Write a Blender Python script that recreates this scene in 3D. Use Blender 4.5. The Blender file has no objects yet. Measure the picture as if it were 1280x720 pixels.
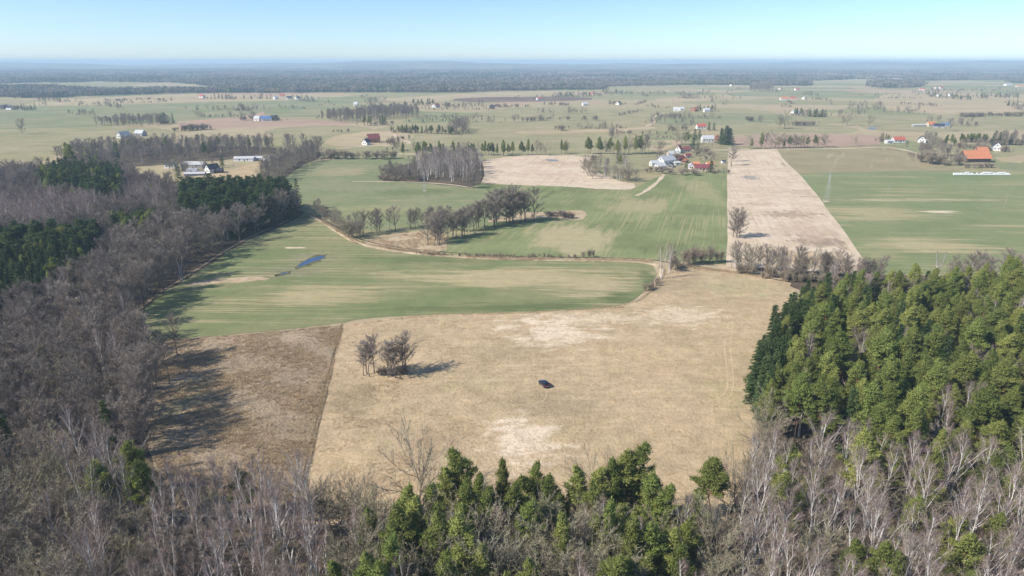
import bpy, bmesh, math, random
import numpy as np
from mathutils import Vector, Matrix

S = bpy.context.scene
COL = S.collection
RAD = math.radians
random.seed(11)
RNG = np.random.default_rng(11)

# ------------------------------------------------------------------ camera, sky, sun, exposure
CAM_H = 100.0            # metres above the ground
FOC = 853.0              # focal length in pixels of a 1280 px wide picture
PITCH = math.atan((360.0 - 76.5) / FOC)
SP, CP = math.sin(PITCH), math.cos(PITCH)
cd = bpy.data.cameras.new('camera')
cam = bpy.data.objects.new('camera', cd)
COL.objects.link(cam)
cam.location = (0, 0, CAM_H)
cam.rotation_euler = (math.pi / 2 - PITCH, 0, 0)
cd.sensor_width = 36.0
cd.lens = FOC / 1280.0 * 36.0
cd.clip_start = 0.5
cd.clip_end = 120000.0
S.camera = cam

SUN_EL, SUN_TOWARDS = 40.0, 22.0     # elevation; shadows fall towards +X turned this far to +Y
SUN_STRENGTH, SKY_STRENGTH, EXPOSURE = 4.7, 0.135, 0.40
HAZE_DENSITY = 1.3e-4
HAZE_COLOR = (0.60, 0.81, 1.0)
world = bpy.data.worlds.new('World')
S.world = world
world.use_nodes = True
wn = world.node_tree
wn.nodes.clear()
sky = wn.nodes.new('ShaderNodeTexSky')
sky.sky_type = 'NISHITA'
sky.sun_disc = False
sky.sun_elevation = RAD(SUN_EL)
sky.sun_rotation = math.atan2(-math.cos(RAD(SUN_TOWARDS)), -math.sin(RAD(SUN_TOWARDS))) % (2 * math.pi)
sky.altitude = 100
sky.air_density = 0.7
sky.dust_density = 0.35
sky.ozone_density = 5.0
bg = wn.nodes.new('ShaderNodeBackground')
bg.inputs['Strength'].default_value = SKY_STRENGTH
wo = wn.nodes.new('ShaderNodeOutputWorld')
wn.links.new(sky.outputs[0], bg.inputs[0])
wn.links.new(bg.outputs[0], wo.inputs[0])

sl = bpy.data.lights.new('sun', 'SUN')
sl.energy = SUN_STRENGTH
sl.angle = RAD(0.5)
sl.color = (1.0, 0.95, 0.87)
so = bpy.data.objects.new('sun', sl)
COL.objects.link(so)
sd = Vector((math.cos(RAD(SUN_EL)) * math.cos(RAD(SUN_TOWARDS)), math.cos(RAD(SUN_EL)) * math.sin(RAD(SUN_TOWARDS)), -math.sin(RAD(SUN_EL))))
so.rotation_euler = sd.to_track_quat('-Z', 'Y').to_euler()
so.location = (-200, -100, 300)

S.view_settings.view_transform = 'Standard'
S.view_settings.look = 'None'
S.view_settings.exposure = EXPOSURE
S.view_settings.gamma = 1.0
S.view_settings.use_curve_mapping = False
S.render.engine = 'CYCLES'
cy = S.cycles
cy.max_bounces = 5
cy.diffuse_bounces = 3
cy.glossy_bounces = 2
cy.transmission_bounces = 2
cy.volume_bounces = 1
cy.transparent_max_bounces = 4
cy.use_adaptive_sampling = True
cy.adaptive_threshold = 0.015
cy.use_denoising = True
cy.sample_clamp_indirect = 6.0


# ------------------------------------------------------------------ picture geometry -> ground
def G(px, py, h=0.0):
    """Ground point (or point at height h) seen at photo pixel px, py."""
    v = (py - 360.0) / FOC
    t = (CAM_H - h) / (SP + v * CP)
    return ((px - 640.0) / FOC * t, t * (CP - v * SP))


def P(x, y, z=0.0):
    """World point -> photo pixel and depth."""
    d = y * CP - (z - CAM_H) * SP
    up = y * SP + (z - CAM_H) * CP
    return (640 + FOC * x / d, 360 - FOC * up / d, d)


def depth_at(py):
    return CAM_H / (SP + (py - 360.0) / FOC * CP)


# ------------------------------------------------------------------ materials
MATS = {}


class NT:
    def __init__(self, name):
        m = bpy.data.materials.new(name)
        m.use_nodes = True
        self.m = m
        self.t = m.node_tree
        self.t.nodes.clear()
        self.out = self.n('ShaderNodeOutputMaterial')

    def n(self, typ, **kw):
        nd = self.t.nodes.new(typ)
        for k, v in kw.items():
            setattr(nd, k, v)
        return nd

    def link(self, a, b):
        self.t.links.new(a, b)

    def val(self, sock, v):
        if hasattr(v, 'is_output') or isinstance(v, bpy.types.NodeSocket):
            self.link(v, sock)
        else:
            if isinstance(v, (tuple, list)) and len(v) == 3 and sock.type == 'RGBA':
                v = (*v, 1.0)
            sock.default_value = v

    def math(self, op, a, b=0.0, c=None, clamp=False):
        nd = self.n('ShaderNodeMath', operation=op)
        nd.use_clamp = clamp
        self.val(nd.inputs[0], a)
        self.val(nd.inputs[1], b)
        if c is not None:
            self.val(nd.inputs[2], c)
        return nd.outputs[0]

    def vmath(self, op, a, b):
        nd = self.n('ShaderNodeVectorMath', operation=op)
        self.val(nd.inputs[0], a)
        self.val(nd.inputs[1], b)
        return nd.outputs[1] if op in ('LENGTH', 'DISTANCE', 'DOT_PRODUCT') else nd.outputs[0]

    def pos(self):
        return self.n('ShaderNodeNewGeometry').outputs['Position']

    def rot(self, v, ang):
        nd = self.n('ShaderNodeVectorRotate', rotation_type='Z_AXIS')
        self.link(v, nd.inputs['Vector'])
        nd.inputs['Angle'].default_value = ang
        return nd.outputs[0]

    def noise(self, vec, scale, detail=2.0, rough=0.55, dist=0.0):
        nd = self.n('ShaderNodeTexNoise')
        self.link(vec, nd.inputs['Vector'])
        nd.inputs['Scale'].default_value = scale
        nd.inputs['Detail'].default_value = detail
        nd.inputs['Roughness'].default_value = rough
        nd.inputs['Distortion'].default_value = dist
        return nd.outputs['Fac']

    def step(self, x, lo, hi):
        nd = self.n('ShaderNodeMapRange', interpolation_type='SMOOTHSTEP')
        self.val(nd.inputs['Value'], x)
        nd.inputs['From Min'].default_value = lo
        nd.inputs['From Max'].default_value = hi
        return nd.outputs[0]

    def mix(self, f, a, b, blend='MIX'):
        nd = self.n('ShaderNodeMix', data_type='RGBA', blend_type=blend)
        self.val(nd.inputs[0], f)
        self.val(nd.inputs[6], a)
        self.val(nd.inputs[7], b)
        return nd.outputs[2]

    def scale(self, col, f):
        nd = self.n('ShaderNodeVectorMath', operation='SCALE')
        self.link(col, nd.inputs[0]) if hasattr(col, 'is_output') else self.val(nd.inputs[0], col)
        self.val(nd.inputs['Scale'], f)
        return nd.outputs[0]

    def diffuse(self, col, bump=None, bdist=0.3, bstr=1.0):
        b = self.n('ShaderNodeBsdfDiffuse')
        self.val(b.inputs['Color'], col)
        if bump is not None:
            bn = self.n('ShaderNodeBump')
            bn.inputs['Distance'].default_value = bdist
            bn.inputs['Strength'].default_value = bstr
            self.link(bump, bn.inputs['Height'])
            self.link(bn.outputs[0], b.inputs['Normal'])
        self.link(b.outputs[0], self.out.inputs['Surface'])
        return self.m


def field_mat(name, c0, c1, streak=None, ang=0.0, slen=70.0, swid=1.6, samt=0.8, lo=0.5, hi=0.68,
              big=45.0, patches=(), fine=0.3, speck=None, bump=0.15, pstretch=0.5, speck_scale=0.55, speck_amt=0.75):
    """Ground cover: two colours in broad drifts, drilled or mown streaks, irregular patches, fine clumps."""
    k = NT(name)
    p = k.pos()
    drift = k.noise(p, 1.0 / big, 3.0, 0.55)
    col = k.mix(k.step(drift, 0.38, 0.62), c0, c1)
    for (px, py, rx, ry, c, amt) in patches:
        cx, cy_ = G(px, py)
        ex = abs(G(px + rx, py)[0] - cx)
        ey = abs(G(px, py - ry)[1] - G(px, py + ry)[1]) / 2
        d = k.vmath('SUBTRACT', p, (cx, cy_, 0))
        d = k.vmath('MULTIPLY', d, (1 / ex, 1 / ey, 0))
        dist = k.vmath('LENGTH', d, (0, 0, 0))
        sr = k.rot(p, -RAD(ang))
        w = k.noise(k.vmath('MULTIPLY', sr, (pstretch, 1.0, 0.0)), 2.6 / max(ey, 2.0) ** 0.9, 6.0, 0.68)
        w2 = k.math('MULTIPLY_ADD', w, -3.6, k.math('ADD', dist, 1.8))
        f = k.math('SUBTRACT', 1.0, k.step(w2, 0.35, 1.05))
        col = k.mix(k.math('MULTIPLY', f, amt), col, c)
    if streak is not None:
        r = k.rot(p, -RAD(ang))
        sv = k.vmath('MULTIPLY', r, (1.0 / slen, 1.0 / swid, 0))
        sn = k.noise(sv, 1.0, 2.0, 0.6, 0.15)
        zone = k.step(k.noise(k.vmath('MULTIPLY', r, (0.012, 0.03, 0)), 1.0, 3.0, 0.5), 0.40, 0.62)
        f = k.math('MULTIPLY', k.step(sn, lo, hi), k.math('MULTIPLY', zone, samt))
        col = k.mix(f, col, streak)
    mid = k.noise(p, 0.16, 5.0, 0.7)
    fn = k.noise(p, 1.1, 3.0, 0.7)
    if speck is not None:
        col = k.mix(k.math('MULTIPLY', k.step(k.noise(p, speck_scale, 5.0, 0.75), 0.52, 0.68), speck_amt), col, speck)
    m1 = k.math('MULTIPLY_ADD', mid, fine * 2.4, 1.0 - fine * 1.2)
    m2 = k.math('MULTIPLY_ADD', fn, fine * 1.7, 1.0 - fine * 0.85)
    col = k.scale(col, k.math('MULTIPLY', m1, m2))
    MATS[name] = k.diffuse(col, fn if bump else None, bump)
    return MATS[name]


def leaf_mat(name, c0, c1, var=0.35, translucent=0.0):
    """Twigs or needles: varies from tree to tree and in clumps."""
    k = NT(name)
    oi = k.n('ShaderNodeObjectInfo')
    tc = k.n('ShaderNodeTexCoord')
    n1 = k.noise(tc.outputs['Object'], 0.7, 2.0, 0.6)
    f = k.math('ADD', k.math('MULTIPLY', oi.outputs['Random'], 0.65), k.math('MULTIPLY', k.step(n1, 0.3, 0.7), 0.35))
    col = k.mix(f, c0, c1)
    r2 = k.math('FRACT', k.math('MULTIPLY', oi.outputs['Random'], 37.7))
    col = k.scale(col, k.math('MULTIPLY_ADD', r2, var, 1.0 - var / 2))
    if translucent <= 0:
        MATS[name] = k.diffuse(col)
    else:
        d = k.n('ShaderNodeBsdfDiffuse')
        t = k.n('ShaderNodeBsdfTranslucent')
        k.link(col, d.inputs[0])
        k.link(col, t.inputs[0])
        mx = k.n('ShaderNodeMixShader')
        mx.inputs[0].default_value = translucent
        k.link(d.outputs[0], mx.inputs[1])
        k.link(t.outputs[0], mx.inputs[2])
        k.link(mx.outputs[0], k.out.inputs['Surface'])
        MATS[name] = k.m
    return MATS[name]


def bark_mat(name, c0, c1, scale=2.5):
    k = NT(name)
    tc = k.n('ShaderNodeTexCoord')
    v = k.vmath('MULTIPLY', tc.outputs['Object'], (1.0, 1.0, 0.5))
    n1 = k.noise(v, scale, 4.0, 0.7)
    MATS[name] = k.diffuse(k.mix(k.step(n1, 0.42, 0.62), c0, c1))
    return MATS[name]


def pine_bark():
    k = NT('pine_bark')
    tc = k.n('ShaderNodeTexCoord')
    n1 = k.noise(tc.outputs['Object'], 2.0, 4.0, 0.7)
    sep = k.n('ShaderNodeSeparateXYZ')
    k.link(tc.outputs['Object'], sep.inputs[0])
    up = k.step(k.math('ADD', sep.outputs['Z'], k.math('MULTIPLY', n1, 5.0)), 6.0, 11.0)
    c = k.mix(up, (0.10, 0.075, 0.06), (0.27, 0.135, 0.07))
    c = k.scale(c, k.math('MULTIPLY_ADD', n1, 0.8, 0.6))
    MATS['pine_bark'] = k.diffuse(c)


def paint_mat(name, col, var=0.12, scale=0.8, rough=0.8, spec=0.2):
    k = NT(name)
    tc = k.n('ShaderNodeTexCoord')
    n1 = k.noise(tc.outputs['Object'], scale, 4.0, 0.65)
    c = k.scale(k.mix(0.0, col, col), k.math('MULTIPLY_ADD', n1, var * 2, 1 - var))
    b = k.n('ShaderNodeBsdfPrincipled')
    k.link(c, b.inputs['Base Color'])
    b.inputs['Roughness'].default_value = rough
    b.inputs['Specular IOR Level'].default_value = spec
    k.link(b.outputs[0], k.out.inputs['Surface'])
    MATS[name] = k.m
    return k.m


def gloss_mat(name, col, rough, metal=0.0, spec=0.5, coat=0.0):
    k = NT(name)
    b = k.n('ShaderNodeBsdfPrincipled')
    tc = k.n('ShaderNodeTexCoord')
    n1 = k.noise(tc.outputs['Object'], 3.0, 2.0, 0.5)
    k.link(k.scale(k.mix(0.0, col, col), k.math('MULTIPLY_ADD', n1, 0.2, 0.9)), b.inputs['Base Color'])
    b.inputs['Roughness'].default_value = rough
    b.inputs['Metallic'].default_value = metal
    b.inputs['Specular IOR Level'].default_value = spec
    b.inputs['Coat Weight'].default_value = coat
    k.link(b.outputs[0], k.out.inputs['Surface'])
    MATS[name] = k.m
    return k.m


TAN0, TAN1, PALE = (0.485, 0.362, 0.222), (0.435, 0.33, 0.198), (0.68, 0.555, 0.40)
GREEN, GREEN2, STRAW = (0.175, 0.200, 0.088), (0.225, 0.225, 0.110), (0.40, 0.33, 0.19)
DARKG = (0.125, 0.150, 0.065)
EARTH = (0.28, 0.205, 0.13)
field_mat('dry_meadow', TAN0, TAN1, streak=(0.54, 0.42, 0.26), ang=3, slen=60, swid=1.8, samt=0.6, big=30, fine=0.42, speck_amt=0.7, bump=0.35,
          speck=(0.30, 0.23, 0.145),
          patches=[(690, 412, 66, 24, PALE, 1.0), (655, 552, 52, 42, PALE, 0.95), (850, 395, 60, 16, (0.62, 0.50, 0.345), 0.9), (760, 398, 60, 8, (0.62, 0.50, 0.345), 0.8),
                   (800, 450, 120, 20, (0.50, 0.37, 0.22), 0.6), (700, 505, 70, 22, (0.34, 0.265, 0.165), 0.7),
                   (440, 500, 45, 26, (0.33, 0.25, 0.15), 0.8), (620, 440, 60, 14, (0.38, 0.29, 0.175), 0.7),
                   (850, 357, 45, 14, (0.33, 0.26, 0.16), 0.7), (560, 545, 60, 22, (0.37, 0.27, 0.165), 0.7),
                   (920, 360, 60, 16, (0.40, 0.345, 0.19), 0.8), (430, 575, 50, 30, (0.50, 0.37, 0.215), 0.8),
                   (905, 490, 30, 26, (0.42, 0.345, 0.18), 0.7), (590, 480, 50, 10, (0.42, 0.34, 0.19), 0.6)])
field_mat('rough_grass', (0.31, 0.235, 0.155), (0.36, 0.275, 0.185), streak=(0.44, 0.35, 0.23), ang=20, slen=18, swid=1.6, samt=0.7,
          big=16, fine=0.5, speck=(0.15, 0.115, 0.08), bump=0.6, speck_scale=0.3, speck_amt=0.9,
          patches=[(300, 424, 100, 8, (0.42, 0.315, 0.21), 0.8), (235, 500, 30, 40, (0.45, 0.37, 0.20), 0.8), (390, 520, 30, 60, (0.27, 0.21, 0.125), 0.7)])
field_mat('winter_crop', GREEN, GREEN2, streak=STRAW, ang=-2, pstretch=0.12, slen=90, swid=1.8, samt=0.85, big=38, fine=0.22, lo=0.46, hi=0.66, bump=0.08,
          patches=[(640, 346, 170, 15, (0.42, 0.345, 0.195), 0.9), (400, 368, 80, 15, (0.41, 0.335, 0.19), 0.85), (740, 358, 62, 16, (0.40, 0.325, 0.195), 0.95),
                   (690, 384, 120, 8, DARKG, 0.95), (812, 350, 13, 24, DARKG, 1.0), (775, 376, 30, 10, DARKG, 0.95), (560, 386, 120, 5, DARKG, 0.7), (330, 395, 90, 12, GREEN, 0.9), (520, 325, 90, 6, DARKG, 0.5),
                   (355, 340, 60, 10, (0.21, 0.20, 0.12), 0.9), (390, 322, 40, 7, (0.20, 0.19, 0.12), 0.8), (300, 330, 80, 20, (0.17, 0.20, 0.09), 0.7)])
field_mat('drilled_crop', GREEN, (0.22, 0.245, 0.11), streak=STRAW, ang=73, pstretch=0.2, slen=80, swid=1.1, samt=0.6, big=40, fine=0.2, lo=0.48, hi=0.62, bump=0.08,
          patches=[(715, 295, 66, 26, (0.40, 0.335, 0.195), 0.9), (795, 258, 46, 16, (0.36, 0.31, 0.175), 0.8), (880, 240, 26, 26, (0.34, 0.30, 0.165), 0.6), (650, 240, 70, 6, DARKG, 0.8),
                   (850, 312, 60, 10, DARKG, 0.6)])
field_mat('upper_crop', (0.19, 0.215, 0.105), (0.235, 0.24, 0.13), streak=STRAW, ang=8, slen=60, swid=3, samt=0.45, big=50, fine=0.18, bump=0,
          patches=[(430, 215, 40, 6, (0.35, 0.29, 0.17), 0.7), (470, 262, 70, 7, (0.31, 0.29, 0.14), 0.6), (520, 240, 70, 5, DARKG, 0.5)])
field_mat('right_crop', (0.185, 0.215, 0.10), (0.215, 0.235, 0.115), streak=STRAW, ang=-3, pstretch=0.1, slen=120, swid=3.2, samt=0.8, big=60, fine=0.18, lo=0.48, hi=0.66, bump=0,
          patches=[(1090, 266, 80, 12, (0.36, 0.31, 0.175), 0.9), (1175, 308, 95, 11, (0.40, 0.335, 0.19), 0.9), (1175, 265, 26, 2, PALE, 0.9), (1140, 250, 130, 2.2, (0.42, 0.36, 0.22), 0.85), (1100, 320, 30, 8, (0.34, 0.30, 0.16), 0.5)])
field_mat('stubble', (0.31, 0.26, 0.15), (0.265, 0.23, 0.13), streak=(0.42, 0.35, 0.22), ang=62, slen=150, swid=7, samt=0.5, big=50, fine=0.15, lo=0.55, hi=0.7, bump=0)
field_mat('sandy_soil', (0.60, 0.485, 0.355), (0.54, 0.425, 0.30), streak=(0.43, 0.315, 0.21), ang=78, slen=70, swid=2.2, samt=0.75, big=26, fine=0.3, bump=0, speck=(0.46, 0.345, 0.235), speck_scale=0.12, speck_amt=0.6,
          patches=[(985, 268, 50, 5, (0.36, 0.275, 0.19), 0.95), (1030, 302, 44, 11, (0.30, 0.23, 0.165), 0.95), (1000, 240, 45, 4, (0.42, 0.32, 0.23), 0.6),
                   (1000, 322, 60, 10, (0.45, 0.33, 0.19), 0.8), (690, 218, 40, 3, (0.46, 0.34, 0.24), 0.7), (938, 222, 13, 3, (0.27, 0.25, 0.23), 0.95), (700, 204, 60, 3, (0.45, 0.33, 0.23), 0.7), (950, 255, 30, 3, (0.45, 0.33, 0.23), 0.7), (1010, 290, 40, 14, (0.45, 0.34, 0.25), 0.7)])
field_mat('reed_bed', (0.50, 0.395, 0.26), (0.42, 0.32, 0.20), streak=(0.27, 0.20, 0.125), ang=15, slen=14, swid=2, samt=0.7, big=12, fine=0.45, bump=0.4)
field_mat('leaf_litter', (0.105, 0.082, 0.06), (0.14, 0.11, 0.075), streak=None, big=14, fine=0.5, speck=(0.055, 0.05, 0.03), bump=0.3)
field_mat('yard_grass', (0.25, 0.23, 0.12), (0.32, 0.27, 0.16), streak=None, big=14, fine=0.3, bump=0)
field_mat('pasture', (0.27, 0.25, 0.135), (0.33, 0.285, 0.165), streak=(0.42, 0.345, 0.215), ang=4, slen=160, swid=11, samt=0.85, big=80, fine=0.22, speck=(0.22, 0.20, 0.11), speck_scale=0.03, speck_amt=0.6, bump=0)
field_mat('far_crop', (0.21, 0.225, 0.12), (0.27, 0.255, 0.145), streak=(0.37, 0.315, 0.19), ang=-5, slen=220, swid=14, samt=0.7, big=110, fine=0.2, speck=(0.19, 0.19, 0.10), speck_scale=0.03, speck_amt=0.5, bump=0)
field_mat('far_straw', (0.44, 0.345, 0.215), (0.38, 0.305, 0.185), streak=(0.30, 0.26, 0.15), ang=6, slen=260, swid=18, samt=0.7, big=140, fine=0.12, bump=0)
field_mat('far_plough', (0.40, 0.275, 0.20), (0.35, 0.25, 0.18), streak=(0.46, 0.34, 0.24), ang=2, slen=300, swid=20, samt=0.6, big=140, fine=0.12, bump=0)
field_mat('dark_plough', (0.16, 0.115, 0.095), (0.20, 0.14, 0.11), streak=None, big=120, fine=0.12, bump=0)
field_mat('track_soil', (0.58, 0.465, 0.33), (0.50, 0.40, 0.28), streak=None, big=20, fine=0.25, bump=0)
field_mat('trodden_grass', (0.54, 0.41, 0.25), (0.49, 0.37, 0.22), streak=None, big=10, fine=0.3, bump=0)
field_mat('damp_soil', (0.15, 0.155, 0.085), (0.115, 0.11, 0.065), streak=GREEN, ang=20, slen=8, swid=1, samt=0.9, big=6, fine=0.4, bump=0)
field_mat('wet_soil', (0.055, 0.045, 0.032), (0.085, 0.066, 0.045), streak=None, big=8, fine=0.5, bump=0.3)
field_mat('far_hill', (0.07, 0.085, 0.06), (0.22, 0.21, 0.14), streak=(0.34, 0.31, 0.2), slen=1500, swid=260, samt=0.8, lo=0.55, hi=0.66, big=700, fine=0.1, bump=0)


def base_ground_mat():
    """Patchwork of small far fields: every cell one kind of cover."""
    k = NT('patchwork')
    p = k.pos()
    wob = k.noise(p, 1 / 160.0, 2.0, 0.5)
    r = k.rot(p, RAD(8))
    q = k.vmath('MULTIPLY', r, (1 / 330.0, 1 / 210.0, 0))
    q = k.vmath('ADD', q, k.scale(k.mix(0.0, (1, 1, 1), (1, 1, 1)), k.math('MULTIPLY', wob, 0.45)))
    vo = k.n('ShaderNodeTexVoronoi', distance='CHEBYCHEV')
    k.link(q, vo.inputs['Vector'])
    vo.inputs['Scale'].default_value = 1.0
    sep = k.n('ShaderNodeSeparateColor')
    k.link(vo.outputs['Color'], sep.inputs[0])
    ramp = k.n('ShaderNodeValToRGB')
    ramp.color_ramp.interpolation = 'CONSTANT'
    cols = [(0.0, (0.37, 0.305, 0.18)), (0.2, (0.28, 0.26, 0.14)), (0.36, (0.40, 0.32, 0.20)), (0.52, (0.22, 0.235, 0.12)), (0.64, (0.31, 0.27, 0.15)),
            (0.76, (0.27, 0.25, 0.13)), (0.88, (0.40, 0.285, 0.20)), (0.95, (0.24, 0.24, 0.12))]
    e = ramp.color_ramp.elements
    e[0].position, e[0].color = cols[0][0], (*cols[0][1], 1)
    e[1].position, e[1].color = cols[1][0], (*cols[1][1], 1)
    for c in cols[2:]:
        x = e.new(c[0])
        x.color = (*c[1], 1)
    k.link(sep.outputs[0], ramp.inputs[0])
    col = ramp.outputs[0]
    s = k.noise(k.vmath('MULTIPLY', r, (1 / 260.0, 1 / 26.0, 0)), 1.0, 3.0, 0.6)
    col = k.mix(k.math('MULTIPLY', k.step(s, 0.5, 0.7), 0.5), col, (0.42, 0.34, 0.21))
    col = k.mix(k.math('MULTIPLY', k.step(k.noise(p, 1 / 45.0, 4.0, 0.7), 0.56, 0.72), 0.55), col, (0.20, 0.18, 0.10))
    n1 = k.noise(p, 0.06, 4.0, 0.65)
    col = k.scale(col, k.math('MULTIPLY_ADD', n1, 0.5, 0.75))
    MATS['patchwork'] = k.diffuse(col)


base_ground_mat()
leaf_mat('birch_twig', (0.235, 0.17, 0.15), (0.33, 0.26, 0.205), 0.4)
leaf_mat('alder_twig', (0.235, 0.19, 0.155), (0.36, 0.305, 0.245), 0.6)
leaf_mat('oak_twig', (0.36, 0.30, 0.21), (0.33, 0.31, 0.20), 0.3)
leaf_mat('bush_twig', (0.30, 0.235, 0.185), (0.34, 0.29, 0.20), 0.35)
leaf_mat('pine_needle', (0.165, 0.215, 0.058), (0.345, 0.350, 0.105), 0.5, 0.32)
leaf_mat('spruce_needle', (0.050, 0.090, 0.036), (0.115, 0.150, 0.055), 0.4, 0.2)
leaf_mat('tuft_blade', (0.56, 0.43, 0.27), (0.42, 0.32, 0.20), 0.4)
leaf_mat('far_twig', (0.21, 0.175, 0.155), (0.30, 0.25, 0.20), 0.5)
leaf_mat('far_needle', (0.040, 0.066, 0.036), (0.065, 0.095, 0.042), 0.35)
bark_mat('birch_bark', (0.80, 0.77, 0.72), (0.50, 0.46, 0.42), 2.2)
bark_mat('birch_limb', (0.40, 0.33, 0.30), (0.30, 0.25, 0.22), 2.0)
bark_mat('alder_bark', (0.155, 0.13, 0.11), (0.235, 0.20, 0.17), 2.0)
bark_mat('oak_bark', (0.22, 0.19, 0.15), (0.30, 0.26, 0.20), 2.0)
pine_bark()
paint_mat('white_wall', (0.78, 0.76, 0.72))
paint_mat('cream_wall', (0.68, 0.58, 0.45))
paint_mat('grey_wall', (0.38, 0.36, 0.34))
paint_mat('brick_wall', (0.36, 0.17, 0.11))
paint_mat('timber_wall', (0.12, 0.085, 0.065))
paint_mat('red_roof', (0.44, 0.115, 0.085))
paint_mat('orange_roof', (0.56, 0.22, 0.11), 0.3, 0.35)
paint_mat('maroon_roof', (0.22, 0.065, 0.065))
paint_mat('dark_roof', (0.045, 0.05, 0.065))
paint_mat('grey_roof', (0.50, 0.50, 0.49))
paint_mat('blue_roof', (0.12, 0.22, 0.42))
paint_mat('plastic_wrap', (0.82, 0.82, 0.80), 0.1, 1.0, 0.4, 0.5)
paint_mat('galvanised', (0.40, 0.42, 0.42), 0.1, 1.0, 0.6, 0.4)
paint_mat('pole_wood', (0.33, 0.28, 0.22))
paint_mat('cut_log', (0.42, 0.31, 0.20))
gloss_mat('window_glass', (0.03, 0.04, 0.05), 0.1)
gloss_mat('pond_water', (0.045, 0.085, 0.165), 0.3, 0.0, 0.25)  # blue base colour stands in for the sky reflected in the water
gloss_mat('grey_water', (0.22, 0.23, 0.23), 0.5, 0.0, 0.15)
gloss_mat('car_paint', (0.012, 0.013, 0.035), 0.22, 0.0, 0.5, 0.6)
gloss_mat('car_glass', (0.012, 0.015, 0.022), 0.06, 0.0, 0.6)
gloss_mat('car_rubber', (0.02, 0.02, 0.02), 0.8)
gloss_mat('car_alloy', (0.5, 0.5, 0.52), 0.35, 0.9)
gloss_mat('tail_lamp', (0.45, 0.02, 0.02), 0.2)
gloss_mat('head_lamp', (0.75, 0.75, 0.75), 0.1)
gloss_mat('plate', (0.8, 0.8, 0.78), 0.5)


# ------------------------------------------------------------------ mesh helpers
class MB:
    """Collects vertices and faces with material slots and builds one mesh."""

    def __init__(self):
        self.v, self.f, self.mi, self.n = [], [], [], 0

    def add(self, verts, faces, mi=0):
        verts = np.asarray(verts, dtype=np.float64).reshape(-1, 3)
        o = self.n
        self.v.append(verts)
        self.n += len(verts)
        for fc in faces:
            self.f.append(tuple(i + o for i in fc))
            self.mi.append(mi)

    def tube(self, pts, rad, sides=5, mi=0, cap=True):
        pts = np.asarray(pts, dtype=np.float64)
        m = len(pts)
        ring = []
        for i in range(m):
            d = pts[min(i + 1, m - 1)] - pts[max(i - 1, 0)]
            d = d / (np.linalg.norm(d) + 1e-9)
            a = np.cross(d, (0.3, 0.9, 0.1) if abs(d[2]) > 0.9 else (0, 0, 1.0))
            a /= np.linalg.norm(a) + 1e-9
            b = np.cross(d, a)
            th = np.arange(sides) * 2 * math.pi / sides
            ring.append(pts[i] + rad[i] * (np.cos(th)[:, None] * a + np.sin(th)[:, None] * b))
        fs = []
        for i in range(m - 1):
            for j in range(sides):
                j2 = (j + 1) % sides
                fs.append((i * sides + j, i * sides + j2, (i + 1) * sides + j2, (i + 1) * sides + j))
        if cap:
            fs.append(tuple(range(sides))[::-1])
            fs.append(tuple(range((m - 1) * sides, m * sides)))
        self.add(np.concatenate(ring), fs, mi)

    def tris(self, arr, mi=0):
        """arr: (n, 3, 3) loose triangles."""
        arr = np.asarray(arr)
        n = len(arr)
        o = self.n
        self.v.append(arr.reshape(-1, 3))
        self.n += n * 3
        self.f.extend((o + 3 * i, o + 3 * i + 1, o + 3 * i + 2) for i in range(n))
        self.mi.extend([mi] * n)

    def box(self, c, s, mi=0, rz=0.0):
        x, y, z = s[0] / 2, s[1] / 2, s[2] / 2
        q = np.array([(-x, -y, -z), (x, -y, -z), (x, y, -z), (-x, y, -z), (-x, -y, z), (x, -y, z), (x, y, z), (-x, y, z)])
        if rz:
            ca, sa = math.cos(rz), math.sin(rz)
            q = np.stack([q[:, 0] * ca - q[:, 1] * sa, q[:, 0] * sa + q[:, 1] * ca, q[:, 2]], 1)
        self.add(q + np.array(c), [(3, 2, 1, 0), (4, 5, 6, 7), (0, 1, 5, 4), (1, 2, 6, 5), (2, 3, 7, 6), (3, 0, 4, 7)], mi)

    def mesh(self, name, mats):
        me = bpy.data.meshes.new(name)
        me.from_pydata(np.concatenate(self.v).tolist(), [], self.f)
        for m in mats:
            me.materials.append(MATS[m])
        me.polygons.foreach_set('material_index', np.array(self.mi, dtype=np.int32))
        me.update()
        return me


def new_obj(name, me, parent=None, loc=(0, 0, 0), rz=0.0, scale=None):
    o = bpy.data.objects.new(name, me)
    COL.objects.link(o)
    o.location = loc
    o.rotation_euler = (0, 0, rz)
    if scale is not None:
        o.scale = scale
    if parent is not None:
        o.parent = parent
    return o


def tag(o, label=None, cat=None, group=None, kind=None):
    if label:
        o['label'] = label
    if cat:
        o['category'] = cat
    if group:
        o['group'] = group
    if kind:
        o['kind'] = kind
    return o


# ------------------------------------------------------------------ ground and fields
def chaikin(pts, it=2, closed=True):
    pts = [tuple(p) for p in pts]
    for _ in range(it):
        out = []
        n = len(pts)
        rng = range(n if closed else n - 1)
        if not closed:
            out.append(pts[0])
        for i in rng:
            a, b = pts[i], pts[(i + 1) % n]
            out.append((a[0] * .75 + b[0] * .25, a[1] * .75 + b[1] * .25))
            out.append((a[0] * .25 + b[0] * .75, a[1] * .25 + b[1] * .75))
        if not closed:
            out.append(pts[-1])
        pts = out
    return pts


LAYER = [0.0]


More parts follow.
